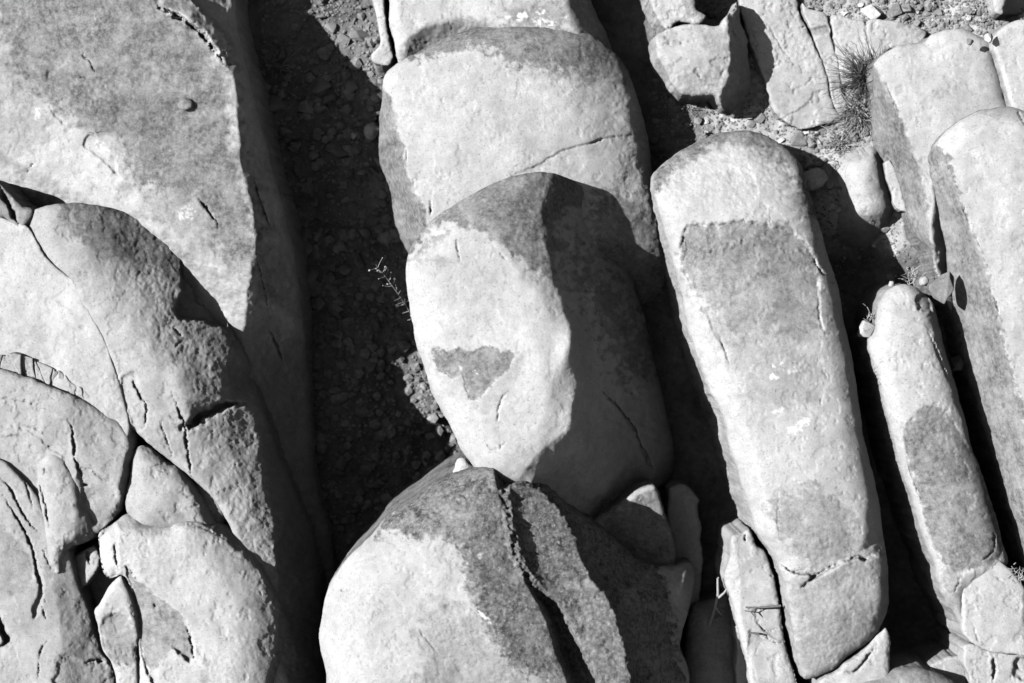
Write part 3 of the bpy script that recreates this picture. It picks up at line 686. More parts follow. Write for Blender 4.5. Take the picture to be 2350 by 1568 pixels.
rock("sandstone_boulder", "tall egg shaped boulder with a smooth grey heart shaped scar, centre of the picture",
     [(1231, 396), (1166, 407), (1112, 430), (1058, 459), (1004, 495), (966, 534), (941, 574), (932, 625), (936, 682), (950, 761), (968, 826), (997, 909), (1022, 956), (1051, 1013), (1078, 1060),
      (1120, 1110), (1250, 1140), (1390, 1215), (1480, 1130), (1530, 1110), (1547, 1050), (1532, 960), (1505, 850), (1478, 730), (1440, 610), (1400, 512), (1345, 436), (1312, 413), (1274, 400)],
     w=150, R=90, tilt=(-0.02, 0.03), anchor=(1130, 700), smooth=14, round_pow=2.2, dome=40, und=0.6,
     falls=[dict(c=[(1262, 350), (1264, 400)] + T('B', (1385, 1230), (1352, 1330), (1362, 1450)) + T('E', (1380, 180), (1420, 380), (1490, 560), (1530, 760), (1540, 920), (1572, 1060), (1545, 1200), (1520, 1330), (1400, 1430), (1280, 1567), (1150, 1800)),
                 s='R', k=1.45, soft=12),
            dict(c=T('E', (1000, -200), (1080, 170), (1260, 420), (1380, 560), (1470, 720), (1500, 900)), s='R', k=0.36, soft=16),
            dict(c=T('E', (1290, 600), (1340, 900), (1330, 1200), (1200, 1500)), s='R', k=0.2, soft=40),
            dict(c=T('B', (200, 1650), (600, 1500), (1000, 1350), (1400, 1280)), s='U', k=0.35, soft=40)],
     steps=[dict(p=T('E', (660, 840), (700, 826), (750, 850), (830, 830), (890, 862), (930, 860), (1000, 820), (1080, 832), (1100, 872), (1160, 846), (1190, 862), (1150, 960), (1080, 1020), (1040, 1070), (990, 1120), (960, 1145), (900, 1150), (880, 1080), (860, 1000), (800, 1012), (750, 980), (700, 990), (680, 920)), d=3.5, wd=2, jag=3, jl=9)],
     cracks=[dict(c=T('E', (830, 110), (825, 150), (830, 220), (855, 285)), w=2.5, d=7), dict(c=T('E', (1165, 1090), (1120, 1130), (1090, 1210), (1085, 1270), (1065, 1325)), w=4, d=6),
             dict(c=T('E', (1010, 1420), (1040, 1470), (1080, 1475), (1140, 1420)), w=2.5, d=6), dict(c=T('E', (1090, 210), (1140, 270)), w=3, d=6),
             dict(c=T('E', (1700, 1060), (1850, 1200), (1960, 1350), (2040, 1560)) + T('H', (2020, 80), (2110, 290)), w=4, d=22)],
     bumps=[(1420, 700, 60, 120, -20, 14), (1480, 900, 40, 160, -22, 24), (1390, 960, 50, 120, -15, -14), (1310, 790, 25, 60, 20, 22), (1030, 760, 60, 100, 0, 5), (1250, 900, 40, 70, 0, 8)],
     stain_shade=[dict(p=T('B', (500, 1650), (560, 1480), (850, 1250), (1150, 1100), (1450, 1080), (1750, 1250), (1500, 1350), (1430, 1500)) + T('E', (1440, 380), (1330, 340), (1210, 250), (1120, 160), (1000, 110), (880, 60), (760, 30), (660, 60), (560, 180), (510, 260)), v=0.84, soft=7, n=14, wl=22),
             dict(p=T('E', (590, 280), (620, 200), (720, 150), (770, 80), (700, 90), (600, 170), (560, 260)), v=0.55, soft=5, n=12, wl=12),
             dict(p=T('E', (580, 290), (700, 250), (760, 260), (740, 320), (640, 280)), v=0.4, soft=4, n=8, wl=10),
             dict(p=T('E', (660, 840), (700, 826), (750, 850), (830, 830), (890, 862), (930, 860), (1000, 820), (1080, 832), (1100, 872), (1160, 846), (1190, 862), (1150, 960), (1080, 1020), (1040, 1070), (990, 1120), (960, 1145), (900, 1150), (880, 1080), (860, 1000), (800, 1012), (750, 980), (700, 990), (680, 920)), v=0.80, soft=2.0, n=6, wl=10),
             dict(p=T('E', (640, 860), (700, 980), (860, 1000), (900, 1150), (1000, 1120), (1190, 860), (1250, 870), (1190, 1050), (1080, 1200), (1000, 1240), (850, 1180), (740, 1080)), v=0.26, soft=5, n=8, wl=14),
             dict(p=T('E', (840, 945), (862, 945), (860, 965), (842, 962)), v=0.8, soft=1.5, n=2, wl=6, ch='pale'), dict(p=T('E', (940, 965), (968, 975), (955, 995)), v=0.8, soft=1.5, n=2, wl=6, ch='pale'),
             dict(p=T('E', (670, 100), (740, 85), (735, 100), (680, 112)), v=0.7, soft=2, n=2, wl=6, ch='pale'),
             dict(p=T('E', (1500, 100), (1900, 500), (2100, 900), (1900, 1000), (1700, 600), (1450, 200)), v=0.7, soft=26, n=60, wl=24)],
     rough=0.65)

rock("sandstone_boulder", "large cleft boulder at the bottom centre, bright left lobe and dark lichen speckled right lobe",
     [(1090, 1076), (1130, 1071), (1166, 1068), (1216, 1077), (1238, 1092), (1256, 1112), (1292, 1152), (1328, 1184), (1364, 1206), (1400, 1234), (1436, 1263), (1465, 1286), (1501, 1300), (1544, 1302), (1584, 1295),
      (1594, 1317), (1588, 1364), (1577, 1418), (1566, 1450), (1562, 1490), (1576, 1526), (1582, 1568), (1590, 1730), (775, 1730), (748, 1545), (735, 1480), (737, 1420), (755, 1350), (788, 1292), (813, 1266), (853, 1226), (889, 1186), (946, 1148), (997, 1112), (1044, 1088)],
     w=225, R=120, tilt=(0, 0.04), anchor=(1000, 1450), smooth=16, mat=SPECK, round_pow=2.0, dome=36, und=0.6,
     falls=[dict(c=T('H', (1080, 330), (1110, 480), (1140, 620), (1190, 780), (1260, 930), (1320, 1040), (1400, 1210), (1465, 1420), (1520, 1580), (1600, 2010)), s='R', k=5.0, soft=5, max=95, coarse=0.15),
            dict(c=T('H', (600, 250), (800, 560), (900, 800), (1000, 1050), (1080, 1300), (1150, 1600), (1200, 2010)), s='R', k=0.3, soft=60, max=40),
            dict(c=T('H', (1250, -200), (1400, 250), (1530, 420), (1620, 700), (1690, 900), (1840, 1080), (1890, 1280), (1960, 1580), (2000, 2010)), s='R', k=1.3, soft=14, max=260),
            dict(c=T('H', (400, 1560), (560, 1500), (800, 1440), (1100, 1480), (1400, 1560)), s='D', k=0.4, soft=20)],
     steps=[dict(p=T('H', (1130, 330), (1145, 480), (1160, 610), (1230, 800), (1330, 950), (1450, 1060), (1510, 1180), (1600, 1350), (1700, 1570), (1800, 2010), (2100, 2010), (1960, 1500), (1860, 1100), (1700, 860), (1560, 560), (1420, 350), (1250, 280)), d=-84, wd=13, jag=4)],
     cracks=[dict(c=T('H', (830, 350), (870, 375), (905, 400)), w=3, d=7),
             dict(c=T('H', (80, 965), (100, 982), (150, 965)), w=2.5, d=8), dict(c=T('H', (560, 1200), (650, 1310), (720, 1400)), w=4, d=4)],
     bumps=[(1480, 1330, 40, 60, 20, 10), (1568, 1335, 16, 36, 10, 26)],
     stain_shade=[dict(p=T('H', (300, 620), (380, 480), (680, 260), (950, 150), (1300, 150), (1700, 500), (2000, 760), (2150, 900), (2200, 1200), (2300, 2010), (1500, 2010), (1430, 1567), (1200, 1460), (1050, 1300), (980, 1180), (900, 940), (880, 820), (800, 660), (650, 640), (480, 620), (380, 600)), v=0.82, soft=8, n=18, wl=22),
             dict(p=T('H', (1060, 200), (1350, 250), (1640, 600), (1700, 900), (1560, 1200), (1460, 1120), (1280, 960), (1140, 760), (1090, 520)), v=0.98, soft=12, n=16, wl=20),
             dict(p=T('H', (900, 840), (1100, 860), (1250, 960), (1400, 1250), (1460, 1567), (1250, 1460), (1080, 1300), (980, 1160)), v=0.92, soft=12, n=26, wl=16),
             dict(p=T('H', (640, 1050), (900, 1100), (1050, 1320), (1250, 1500), (1200, 2000), (700, 1900), (600, 1500)), v=0.34, soft=24, n=40, wl=26),
             dict(p=T('H', (945, 1115), (990, 1120), (1030, 1165), (1020, 1195), (970, 1150)), v=0.7, soft=2, n=4, wl=7, ch='pale'),
             dict(p=T('H', (960, 730), (985, 760), (975, 780), (955, 770)), v=0.6, soft=2, n=3, wl=7, ch='pale'),
             dict(p=T('H', (1560, 760), (1740, 950), (1860, 1150), (1960, 1567), (1800, 1700), (1600, 1300), (1520, 1150)), v=0.06, soft=20, op='cut', n=26, wl=20)],
     rough=1.05, wall_tone=0.75)

rock("sandstone_block", "three cornered block with a bright upper edge between the egg boulder and the cleft boulder",
     T('H', (1690, 535), (1830, 440), (1960, 340), (2010, 318), (2085, 312), (2135, 420), (2185, 600), (2225, 760), (2200, 830), (2000, 860), (1800, 760)),
     w=-105, R=12, tilt=(0.12, 0.05), smooth=3, corner=0.25, mat=ROUGH,
     falls=[dict(c=T('H', (1720, 560), (1850, 545), (2000, 570), (2100, 590), (2200, 620)), s='D', k=0.3, soft=8), dict(c=T('H', (1700, 560), (1850, 460), (2000, 345), (2080, 330)), s='D', k=0.55, soft=4, max=36)],
     stain_shade=[dict(p=T('H', (1760, 540), (1960, 400), (2080, 350), (2180, 400), (2280, 840), (1850, 840)), v=0.72, soft=10, n=14, wl=14)], rough=1.8)  # darker tone painted over the block in place of shadow
rock("sandstone_slab", "dark upright slab in the shadowed gap left of the long fin",
     [(1535, 1120), (1575, 1112), (1602, 1150), (1612, 1260), (1608, 1380), (1585, 1420), (1545, 1400), (1530, 1250)], w=-240, R=10, corner=0.1, warp=2, wall_tone=0.6, rough=1.5)
rock("rock_chunk", "rounded shadowed boulder at the foot of the pale splintered slab, bottom right of centre",
     T('I', (230, 1080), (340, 1040), (430, 1000), (480, 1010), (520, 1200), (560, 1500), (600, 1700), (180, 1700), (190, 1300)), w=-190, R=60, rough=1.2, mat=ROUGH, wall_tone=0.5)

# ---------------------------------------------------------------- right group
rock("sandstone_fin", "long upright sandstone fin with a grey flaked hollow and white lichen flecks, right of centre",
     T('C', (2, 1110), (100, 1010), (250, 912), (400, 852), (520, 836), (650, 842), (780, 905), (880, 985), (935, 1070), (972, 1200), (1042, 1430)) + T('F', (1082, 170), (1152, 400), (1202, 650), (1272, 1000), (1332, 1400))
     + T('I', (1402, 300), (1452, 600), (1482, 880), (1488, 1050), (1460, 1160), (1400, 1262), (1300, 1345), (1200, 1420), (1150, 1470), (1050, 1520), (960, 1545), (935, 1500), (900, 1370), (820, 930), (770, 780), (650, 600), (600, 450), (462, 0))
     + T('F', (432, 1250), (342, 1080), (222, 730), (162, 450), (62, 80)) + T('C', (4, 1260)),
     w=14, R=58, tilt=(-0.02, 0.02), anchor=(1750, 800), smooth=10, corner=0.5, dome=50, und=0.6,
     falls=[dict(c=T('C', (720, 700), (820, 960), (900, 1150), (960, 1350)) + T('F', (980, 150), (1090, 450), (1160, 750), (1215, 1050), (1270, 1350)) + T('I', (1310, 150), (1330, 420), (1330, 600), (1290, 740), (1400, 760), (1420, 950), (1380, 1150), (1250, 1400)), s='R', k=1.7, soft=28),
            dict(c=T('F', (0, -300), (80, 60), (190, 400), (330, 640), (480, 960), (610, 1400)) + T('I', (690, 300), (785, 780), (800, 930), (900, 1500)), s='L', k=0.75, soft=10),
            dict(c=[(1480, 560), (1600, 540), (1750, 520), (1900, 500)], s='U', k=0.8, soft=90),
            dict(c=T('I', (780, 650), (1000, 600), (1200, 560), (1350, 560)), s='D', k=0.3, soft=40, max=40),
            dict(c=T('I', (900, 1160), (1020, 1140), (1200, 1060), (1400, 1000)), s='D', k=0.35, soft=30, max=70)],
     steps=[dict(p=T('F', (150, 200), (180, 80), (250, 42), (400, 38), (550, 20), (700, 30), (800, 42), (900, 110), (980, 205), (1035, 370), (1045, 600), (1070, 850), (1060, 1100), (950, 1300), (560, 1250), (440, 860), (330, 640), (210, 420)), d=5, wd=4, jag=4, jl=16, fade=(1790, 640, 60, 340)),
            dict(p=T('F', (200, 300), (400, 200), (480, 180), (600, 130), (650, 260), (560, 400), (300, 480)), d=3, wd=2, jag=12, jl=14), dict(p=T('F', (180, 80), (400, 40), (800, 42), (960, 190), (820, 200), (700, 110), (480, 160), (300, 220), (190, 240)), d=2.5, wd=2, jag=12, jl=12),
            dict(p=T('I', (790, 830), (900, 860), (1000, 880), (930, 960), (1100, 845), (1290, 765), (1340, 780), (1440, 745), (1560, 800), (1500, 1300), (1100, 1700), (900, 1500)), d=-24, wd=5, jag=3)],
     cracks=[dict(c=T('I', (800, 825), (870, 855), (940, 850), (1000, 875)), w=2.5, d=8), dict(c=T('I', (930, 955), (1000, 895), (1100, 840), (1290, 762), (1350, 780), (1440, 748)), w=4, d=12),
             dict(c=T('F', (1040, 480), (1045, 620), (1080, 750)), w=3, d=8), dict(c=T('F', (1065, 960), (1095, 1020)), w=2.5, d=7), dict(c=T('F', (1055, 1140), (1050, 1200)), w=2.5, d=7),
             dict(c=T('F', (985, 210), (1050, 330), (1120, 380)), w=4, d=12), dict(c=T('F', (385, 690), (440, 830), (480, 960)), w=3, d=5), dict(c=T('F', (400, 1170), (395, 1230)), w=4, d=16),
             dict(c=T('F', (160, 190), (190, 120), (200, 190), (180, 290)), w=2.5, d=8), dict(c=T('F', (905, 1395), (890, 1420)), w=2, d=6), dict(c=T('I', (790, 330), (780, 500), (800, 700)), w=2, d=5),
             dict(c=T('I', (960, 700), (1060, 720), (1150, 690)), w=2, d=3)],
     stain_shade=[dict(p=T('C', (-20, 1200), (60, 980), (300, 800), (560, 780), (800, 850), (960, 1050), (1040, 1400), (980, 1400), (900, 1180), (760, 1000), (620, 930), (450, 920), (280, 980), (130, 1080), (40, 1200)), v=0.88, soft=10, n=18, wl=20),
             dict(p=T('C', (560, 880), (760, 950), (900, 1200), (1000, 1500), (900, 1350), (740, 1080)), v=0.6, soft=24, n=20, wl=16),
             dict(p=T('F', (150, 210), (180, 80), (250, 42), (400, 38), (550, 20), (700, 30), (800, 42), (900, 110), (985, 205), (1000, 330), (850, 330), (700, 400), (620, 450), (480, 280), (300, 340), (220, 420)), v=0.74, soft=6, n=14, wl=18),
             dict(p=T('F', (220, 300), (480, 200), (800, 60), (980, 210), (1040, 400), (1040, 700), (900, 800), (700, 720), (560, 800), (400, 640), (250, 440)), v=0.60, soft=18, n=36, wl=26),
             dict(p=T('F', (330, 560), (560, 700), (900, 700), (1050, 620), (1070, 900), (960, 1150), (640, 1100), (480, 880)), v=0.30, soft=40, n=60, wl=30),
             dict(p=T('F', (220, 380), (290, 370), (350, 430), (300, 460), (230, 440)), v=0.5, soft=3, n=6, wl=10),
             dict(p=T('F', (600, 1050), (750, 1040), (850, 1130), (780, 1210), (620, 1140)), v=0.32, soft=12, n=26, wl=14),
             dict(p=T('I', (720, 420), (860, 360), (1000, 330), (1180, 380), (1280, 620), (1200, 760), (1000, 840), (860, 700), (780, 560)), v=0.58, soft=14, n=26, wl=22),
             dict(p=T('I', (940, 290), (1020, 270), (1060, 320), (960, 320)), v=0.6, soft=3, n=6, wl=10),
             dict(p=T('I', (840, 920), (1100, 860), (1450, 780), (1500, 1100), (1150, 1500), (940, 1560), (880, 1240)), v=0.42, soft=14, n=24, wl=26),
             dict(p=T('F', (725, 985), (750, 975), (765, 1000), (795, 995), (780, 1020), (745, 1028)), v=0.95, soft=2, n=3, wl=6, ch='pale'),
             dict(p=T('F', (840, 950), (880, 955), (915, 925), (920, 965), (870, 985), (845, 975)), v=0.6, soft=3, n=8, wl=7, ch='pale'),
             dict(p=T('F', (745, 930), (765, 935), (755, 950)), v=0.9, soft=1.5, n=3, wl=6, ch='pale'), dict(p=T('F', (800, 905), (820, 910), (808, 918)), v=0.9, soft=1.5, n=3, wl=6, ch='pale'),
             dict(p=T('F', (840, 1345), (900, 1310), (930, 1265), (985, 1260), (990, 1300), (940, 1335), (880, 1368)), v=0.85, soft=3, n=9, wl=7, ch='pale'),
             dict(p=T('F', (730, 1235), (800, 1210), (820, 1230), (760, 1250)), v=0.5, soft=3, n=4, wl=8, ch='pale'),
             dict(p=T('F', (1022, 395), (1034, 400), (1032, 430), (1020, 430)), v=0.8, soft=1.5, n=2, wl=8, ch='pale')],
     rough=1.1)

rock("sandstone_fin", "short narrow fin with a dark rounded scar, between the long fin and the right slab",
     T('F', (1405, 720), (1418, 570), (1450, 490), (1500, 442), (1580, 416), (1650, 428), (1720, 485), (1768, 540), (1792, 610), (1852, 850), (1952, 1200), (2022, 1480)) + T('I', (2052, 150), (2152, 450), (2222, 700), (2240, 800), (2150, 900), (1990, 1000), (1970, 1160), (1940, 1190), (1900, 1105), (1830, 1000), (1782, 800), (1700, 600), (1620, 330))
     + T('F', (1560, 1560), (1480, 1250), (1430, 1050), (1370, 860), (1362, 770)),
     w=-50, R=40, tilt=(-0.03, 0.0), anchor=(2150, 950), smooth=8, dome=26, und=0.6,
     falls=[dict(c=T('F', (1640, 380), (1700, 520), (1760, 760), (1830, 1000), (1900, 1180), (2000, 1440)) + T('I', (2100, 450), (2180, 700)), s='R', k=1.2, soft=16),
            dict(c=T('F', (1380, 560), (1440, 820), (1520, 1150), (1600, 1500)) + T('I', (1700, 450), (1800, 800)), s='L', k=0.6, soft=16)],
     steps=[dict(p=T('F', (1590, 1420), (1610, 1310), (1690, 1222), (1780, 1206), (1860, 1235), (1930, 1350), (2030, 1520)) + T('I', (2180, 560), (2200, 760), (1980, 850), (1880, 830), (1780, 700), (1700, 450), (1620, 180)), d=3.5, wd=4, jag=3),
            dict(p=T('F', (1700, 480), (1760, 540), (1760, 600), (1700, 590), (1660, 500)), d=12, wd=4, jag=5)],
     cracks=[dict(c=T('F', (1375, 880), (1410, 980), (1450, 1120)), w=2.5, d=9), dict(c=T('I', (1600, 100), (1620, 200), (1690, 400)), w=2.5, d=8), dict(c=T('I', (2150, 590), (2170, 690), (2140, 740), (2060, 800)), w=2.5, d=9),
             dict(c=T('I', (1945, 870), (1920, 960), (1850, 1020)), w=2.5, d=9), dict(c=T('I', (1790, 810), (1920, 850)), w=2, d=7), dict(c=T('F', (1740, 720), (1800, 860), (1880, 1060)), w=3, d=10)],
     stain_shade=[dict(p=T('F', (1590, 1420), (1610, 1310), (1690, 1222), (1780, 1206), (1860, 1235), (1930, 1350), (2030, 1520)) + T('I', (2150, 460), (2200, 760), (1980, 850), (1880, 830), (1780, 700), (1700, 450), (1620, 180)), v=0.80, soft=4, n=7, wl=18),
             dict(p=T('I', (1830, 830), (1960, 860), (1950, 1180), (1840, 1020)), v=0.5, soft=8, n=12, wl=16),
             dict(p=T('I', (1700, 0), (1950, 60), (2100, 450), (2050, 560), (1880, 300), (1720, 180)), v=0.1, soft=16, n=20, wl=18),
             dict(p=T('F', (1640, 430), (1760, 520), (1760, 640), (1690, 560)), v=0.5, soft=10, n=14, wl=12)],
     rough=1.5, wall_tone=0.5)

rock("sandstone_slab", "wide pale slab at the upper right with a grey shaded left wall and grass at its corner",
     T('C', (1388, 460), (1392, 410), (1450, 350), (1560, 290), (1700, 268), (1760, 222), (1850, 190), (1960, 188), (2080, 238), (2140, 278), (2180, 420), (2252, 670), (2300, 850), (2420, 1700), (2420, 2400), (1900, 2000), (1750, 1600), (1640, 1480), (1530, 1180), (1405, 1000), (1384, 800)),
     w=-95, R=26, tilt=(-0.02, 0.03), anchor=(2150, 350), corner=0.35, dome=30,
     falls=[dict(c=T('C', (1300, 330), (1400, 430), (1500, 620), (1600, 830), (1680, 1060), (1720, 1250), (1750, 1500), (1800, 1800)), s='L', k=1.9, soft=5),
            dict(c=[(2400, 285), (2260, 290), (2190, 325), (2150, 385), (2140, 460), (2138, 600)], s='R', k=2.0, soft=5)],
     cracks=[dict(c=T('C', (1450, 490), (1500, 600), (1560, 720)), w=2.5, d=6)],
     stain_shade=[dict(p=T('C', (1250, 380), (1400, 430), (1500, 620), (1600, 830), (1680, 1060), (1720, 1250), (1750, 1500), (1750, 1800), (1200, 1500)), v=0.8, soft=4, n=5, wl=24),  # first area: left wall darker than the slab top
             dict(p=T('C', (1500, 270), (1700, 240), (1740, 290), (1600, 330)), v=0.15, soft=10, n=14, wl=16)], rough=0.9, wall_tone=0.75, streak=(30, 100, 0.16))
rock("sandstone_slab", "pale slab behind the thin dark crack in the upper right corner",
     T('C', (2150, 275), (2165, 215), (2250, 150), (2350, 125), (2800, 120), (2800, 1200), (2450, 1100), (2330, 860), (2262, 665), (2190, 415)), w=-92, R=14, anchor=(2350, 200), tilt=(-0.02, 0.03), rough=0.9)
rock("sandstone_slab", "bright smooth slab along the right edge with a streaked grey left wall",
     T('C', (1735, 1120), (1742, 1030), (1765, 965), (1830, 865), (1920, 785), (2050, 712), (2180, 682), (2290, 684), (2350, 705), (2800, 800)) + [(2510, 1730), (2390, 1730), (2350, 1340), (2318, 1180), (2280, 1060), (2230, 900), (2190, 760), (2150, 640)] + T('C', (1760, 1500)),
     w=-8, R=50, tilt=(-0.03, 0.0), anchor=(2300, 700), corner=0.4, dome=40,
     falls=[dict(c=T('C', (1700, 900), (1840, 960), (1890, 1100), (1960, 1310), (2060, 1567)) + T('F', (2080, 220), (2160, 470), (2250, 850), (2350, 1250), (2420, 1600)) + [(2440, 1300), (2480, 1730)], s='L', k=1.7, soft=7)],
     cracks=[dict(c=T('C', (1945, 1290), (1990, 1400), (2000, 1460)), w=3, d=10), dict(c=T('F', (2160, 480), (2180, 580), (2185, 660)), w=3, d=10), dict(c=T('C', (1850, 1030), (1880, 1090)), w=2.5, d=8),
             dict(c=T('C', (2300, 690), (2330, 750), (2360, 830)), w=3, d=10), dict(c=T('F', (2040, 110), (2070, 190)), w=2, d=7), dict(c=T('C', (1800, 1000), (1850, 1200), (1950, 1500)), w=2.5, d=6)],
     stain_shade=[dict(p=T('C', (1650, 900), (1840, 960), (1890, 1100), (1960, 1310), (2060, 1567)) + T('F', (2080, 220), (2160, 470), (2250, 850), (2350, 1250), (2420, 1600)) + [(2300, 1600), (2100, 900), (2080, 500)], v=0.74, soft=4, n=10, wl=16),  # grey tone over the left wall, up to its edge
             dict(p=T('C', (2050, 680), (2180, 660), (2350, 690), (2350, 790), (2230, 780)), v=0.3, soft=10, n=16, wl=12)], rough=0.8, wall_tone=0.7, streak=(25, 100, 0.2))

rock("sandstone_block", "square jointed pale block in the lower right corner beside the narrow fin foot",
     T('I', (1955, 835), (2000, 800), (2090, 775), (2200, 795), (2290, 870), (2350, 960), (2440, 1010), (2800, 1050), (2800, 1400), (2200, 1380), (2040, 1330), (1975, 1260), (1955, 1080)), w=-70, R=7, tilt=(-0.05, 0.02), corner=0.15, warp=1.8, smooth=3,
     falls=[dict(c=T('I', (2280, 760), (2330, 930), (2310, 1040), (2330, 1250)), s='R', k=0.7, soft=6)],
     cracks=[dict(c=T('I', (2030, 1200), (2060, 1290), (2100, 1310)), w=2, d=6), dict(c=T('I', (2100, 800), (2130, 815)), w=4, d=12), dict(c=T('I', (2160, 880), (2240, 950)), w=2, d=5)], rough=1.4)
rock("sandstone_block", "broken low block below the square jointed block, lower right corner",
     T('I', (1965, 1330), (2000, 1310), (2160, 1370), (2200, 1300), (2350, 1245), (2800, 1180), (2800, 2010), (2040, 2010), (2005, 1560), (1970, 1430)), w=-110, R=6, tilt=(-0.04, -0.02), corner=0.15, warp=1.8, smooth=3,
     cracks=[dict(c=T('I', (2155, 1380), (2160, 1480), (2150, 1567)), w=5, d=16), dict(c=T('I', (2210, 1270), (2260, 1220), (2310, 1240)), w=6, d=14), dict(c=T('I', (2290, 1440), (2340, 1500)), w=3, d=9)],
     steps=[dict(p=T('I', (2280, 1440), (2350, 1400), (2500, 1400), (2500, 1560), (2290, 1520)), d=14, wd=4)], rough=1.6)
rock("rock_chunk", "small pale stone left of the low block at the bottom right",
     T('I', (1740, 1480), (1830, 1420), (1948, 1398), (1975, 1460), (2000, 1600), (2000, 1900), (1760, 1900)), w=-150, R=8, corner=0.2, warp=1.8, smooth=3, tilt=(-0.1, 0), rough=1.4)
rock("sandstone_boulder", "smooth grey foreground boulder dome peeking over the bottom edge at the right",
     T('I', (1200, 1580), (1330, 1512), (1480, 1478), (1640, 1468), (1760, 1488), (1850, 1528), (1930, 1580), (2000, 1700), (2000, 2010), (1150, 2010), (1150, 1660)), w=-20, R=90, smooth=12,
     stain_shade=[dict(p=T('I', (1100, 1400), (2050, 1400), (2050, 2010), (1100, 2010)), v=0.55, soft=10, n=10, wl=30)], rough=1.0)
rock("rock_chunk", "pale cracked stone directly under the foot of the long fin",
     T('I', (1150, 1500), (1200, 1440), (1300, 1390), (1400, 1275), (1470, 1215), (1500, 1330), (1500, 1480), (1420, 1900), (1000, 1900), (1050, 1560)), w=-60, R=12, corner=0.2, warp=2, smooth=3, tilt=(-0.05, 0),
     cracks=[dict(c=T('I', (1190, 1500), (1290, 1480), (1400, 1330)), w=4, d=14)], rough=1.4)
rock("sandstone_slab", "small splintered pale slab leaning against the lower left side of the long fin",
     T('I', (492, 632), (555, 608), (600, 580), (628, 640), (650, 690), (705, 735), (745, 850), (792, 1060), (832, 1320), (880, 1480), (905, 1600), (920, 1900), (620, 1900), (602, 1567), (560, 1350), (492, 1060), (452, 950), (445, 860), (475, 760)),
     w=-95, R=12, tilt=(-0.06, 0.02), anchor=(1730, 1400), corner=0.3, smooth=4,
     falls=[dict(c=T('I', (500, 620), (530, 800), (555, 1100), (600, 1350), (620, 1600)), s='L', k=0.8, soft=6)],
     steps=[dict(p=T('I', (640, 1100), (800, 1080), (830, 1300), (720, 1250), (650, 1160)), d=4, wd=3), dict(p=T('I', (600, 1240), (740, 1300), (860, 1330), (900, 1900), (600, 1900)), d=5, wd=3)],
     cracks=[dict(c=T('I', (575, 610), (572, 665)), w=3, d=14), dict(c=T('I', (640, 1170), (700, 1230), (810, 1215)), w=2, d=7), dict(c=T('I', (600, 1245), (680, 1260), (760, 1305), (830, 1315)), w=2.5, d=10),
             dict(c=T('I', (700, 1410), (760, 1412)), w=2, d=5), dict(c=T('I', (560, 1090), (650, 1100), (790, 1075)), w=2.5, d=9), dict(c=T('I', (730, 880), (748, 885)), w=2, d=7)], rough=1.3)
rock("stone_splinter", "thin pale flake standing left of the small splintered slab, bottom edge",
     T('I', (510, 1210), (545, 1205), (555, 1330), (585, 1450), (606, 1600), (610, 1900), (540, 1900), (512, 1500), (520, 1380)), w=-135, R=6, smooth=3, rough=1.4)

# ---------------------------------------------------------------- upper right
rock("sandstone_block", "blocky lit rock with a pitted front face, top right of centre, casting a black shadow",
     T('C', (-4, 240), (40, 205), (120, 165), (280, 160), (400, 165), (440, 115), (500, 40), (520, 15), (545, 130), (580, 260), (615, 450), (650, 640), (640, 740), (560, 780), (440, 700), (380, 620), (260, 610), (150, 585), (60, 430), (10, 330)),
     w=-145, R=18, tilt=(0.0, 0.0), smooth=4, corner=0.3,
     falls=[dict(c=T('C', (430, -100), (450, 150), (462, 300), (460, 430), (430, 560), (400, 700)), s='R', k=2.6, soft=8, max=170), dict(c=T('C', (-100, 320), (60, 295), (200, 270), (330, 230), (420, 160), (520, 80)), s='U', k=0.35, soft=8),
            dict(c=T('C', (-50, 330), (100, 340), (300, 310), (460, 290)), s='D', k=0.35, soft=20)],
     cracks=[dict(c=T('C', (0, 330), (40, 290), (200, 280)), w=2, d=5), dict(c=T('C', (480, 170), (515, 240)), w=3, d=10), dict(c=T('C', (240, 440), (300, 500)), w=5, d=8)],
     stain_shade=[dict(p=T('C', (330, 200), (440, 160), (470, 420), (420, 560), (360, 400)), v=0.42, soft=12, n=18, wl=14), dict(p=T('C', (-20, 230), (260, 180), (320, 240), (60, 290)), v=0.3, soft=6, n=8, wl=14)],
     rough=2.0, warp=1.8)
rock("sandstone_block", "pale broken rock cut by the top edge above the blocky lit rock",
     [(1440, -160), (1480, -20), (1504, 40), (1532, 72), (1560, 50), (1605, 58), (1622, 40), (1600, 20), (1594, -10), (1585, -160)], w=-175, R=12, smooth=4, corner=0.3, rough=1.8, warp=1.8,
     stain_shade=[dict(p=[(1560, -20), (1600, -10), (1620, 40), (1590, 40)], v=0.5)])
rock("sandstone_slab", "mottled pale ledge beside the black shadow, upper right, left of two thin cracks",
     [(1690, -160), (1700, 20), (1740, 150), (1780, 260), (1820, 290), (1870, 292), (1930, 268), (1918, 246), (1906, 210), (1890, 150), (1868, 96), (1846, 50), (1830, 10), (1818, -160)],
     w=-262, R=8, tilt=(-0.02, 0.03), anchor=(1800, 150), rough=2.4, warp=2.2, smooth=3, cracks=[dict(c=T('C', (700, 120), (800, 300), (900, 420)), w=3, d=6), dict(c=T('C', (880, 560), (960, 540), (1010, 480)), w=3, d=6), dict(c=T('C', (920, 180), (960, 170)), w=3, d=8)],
     stain_shade=[dict(p=T('C', (780, 50), (1000, 100), (1060, 700), (900, 760), (800, 400)), v=0.16, soft=20, n=30, wl=18)])
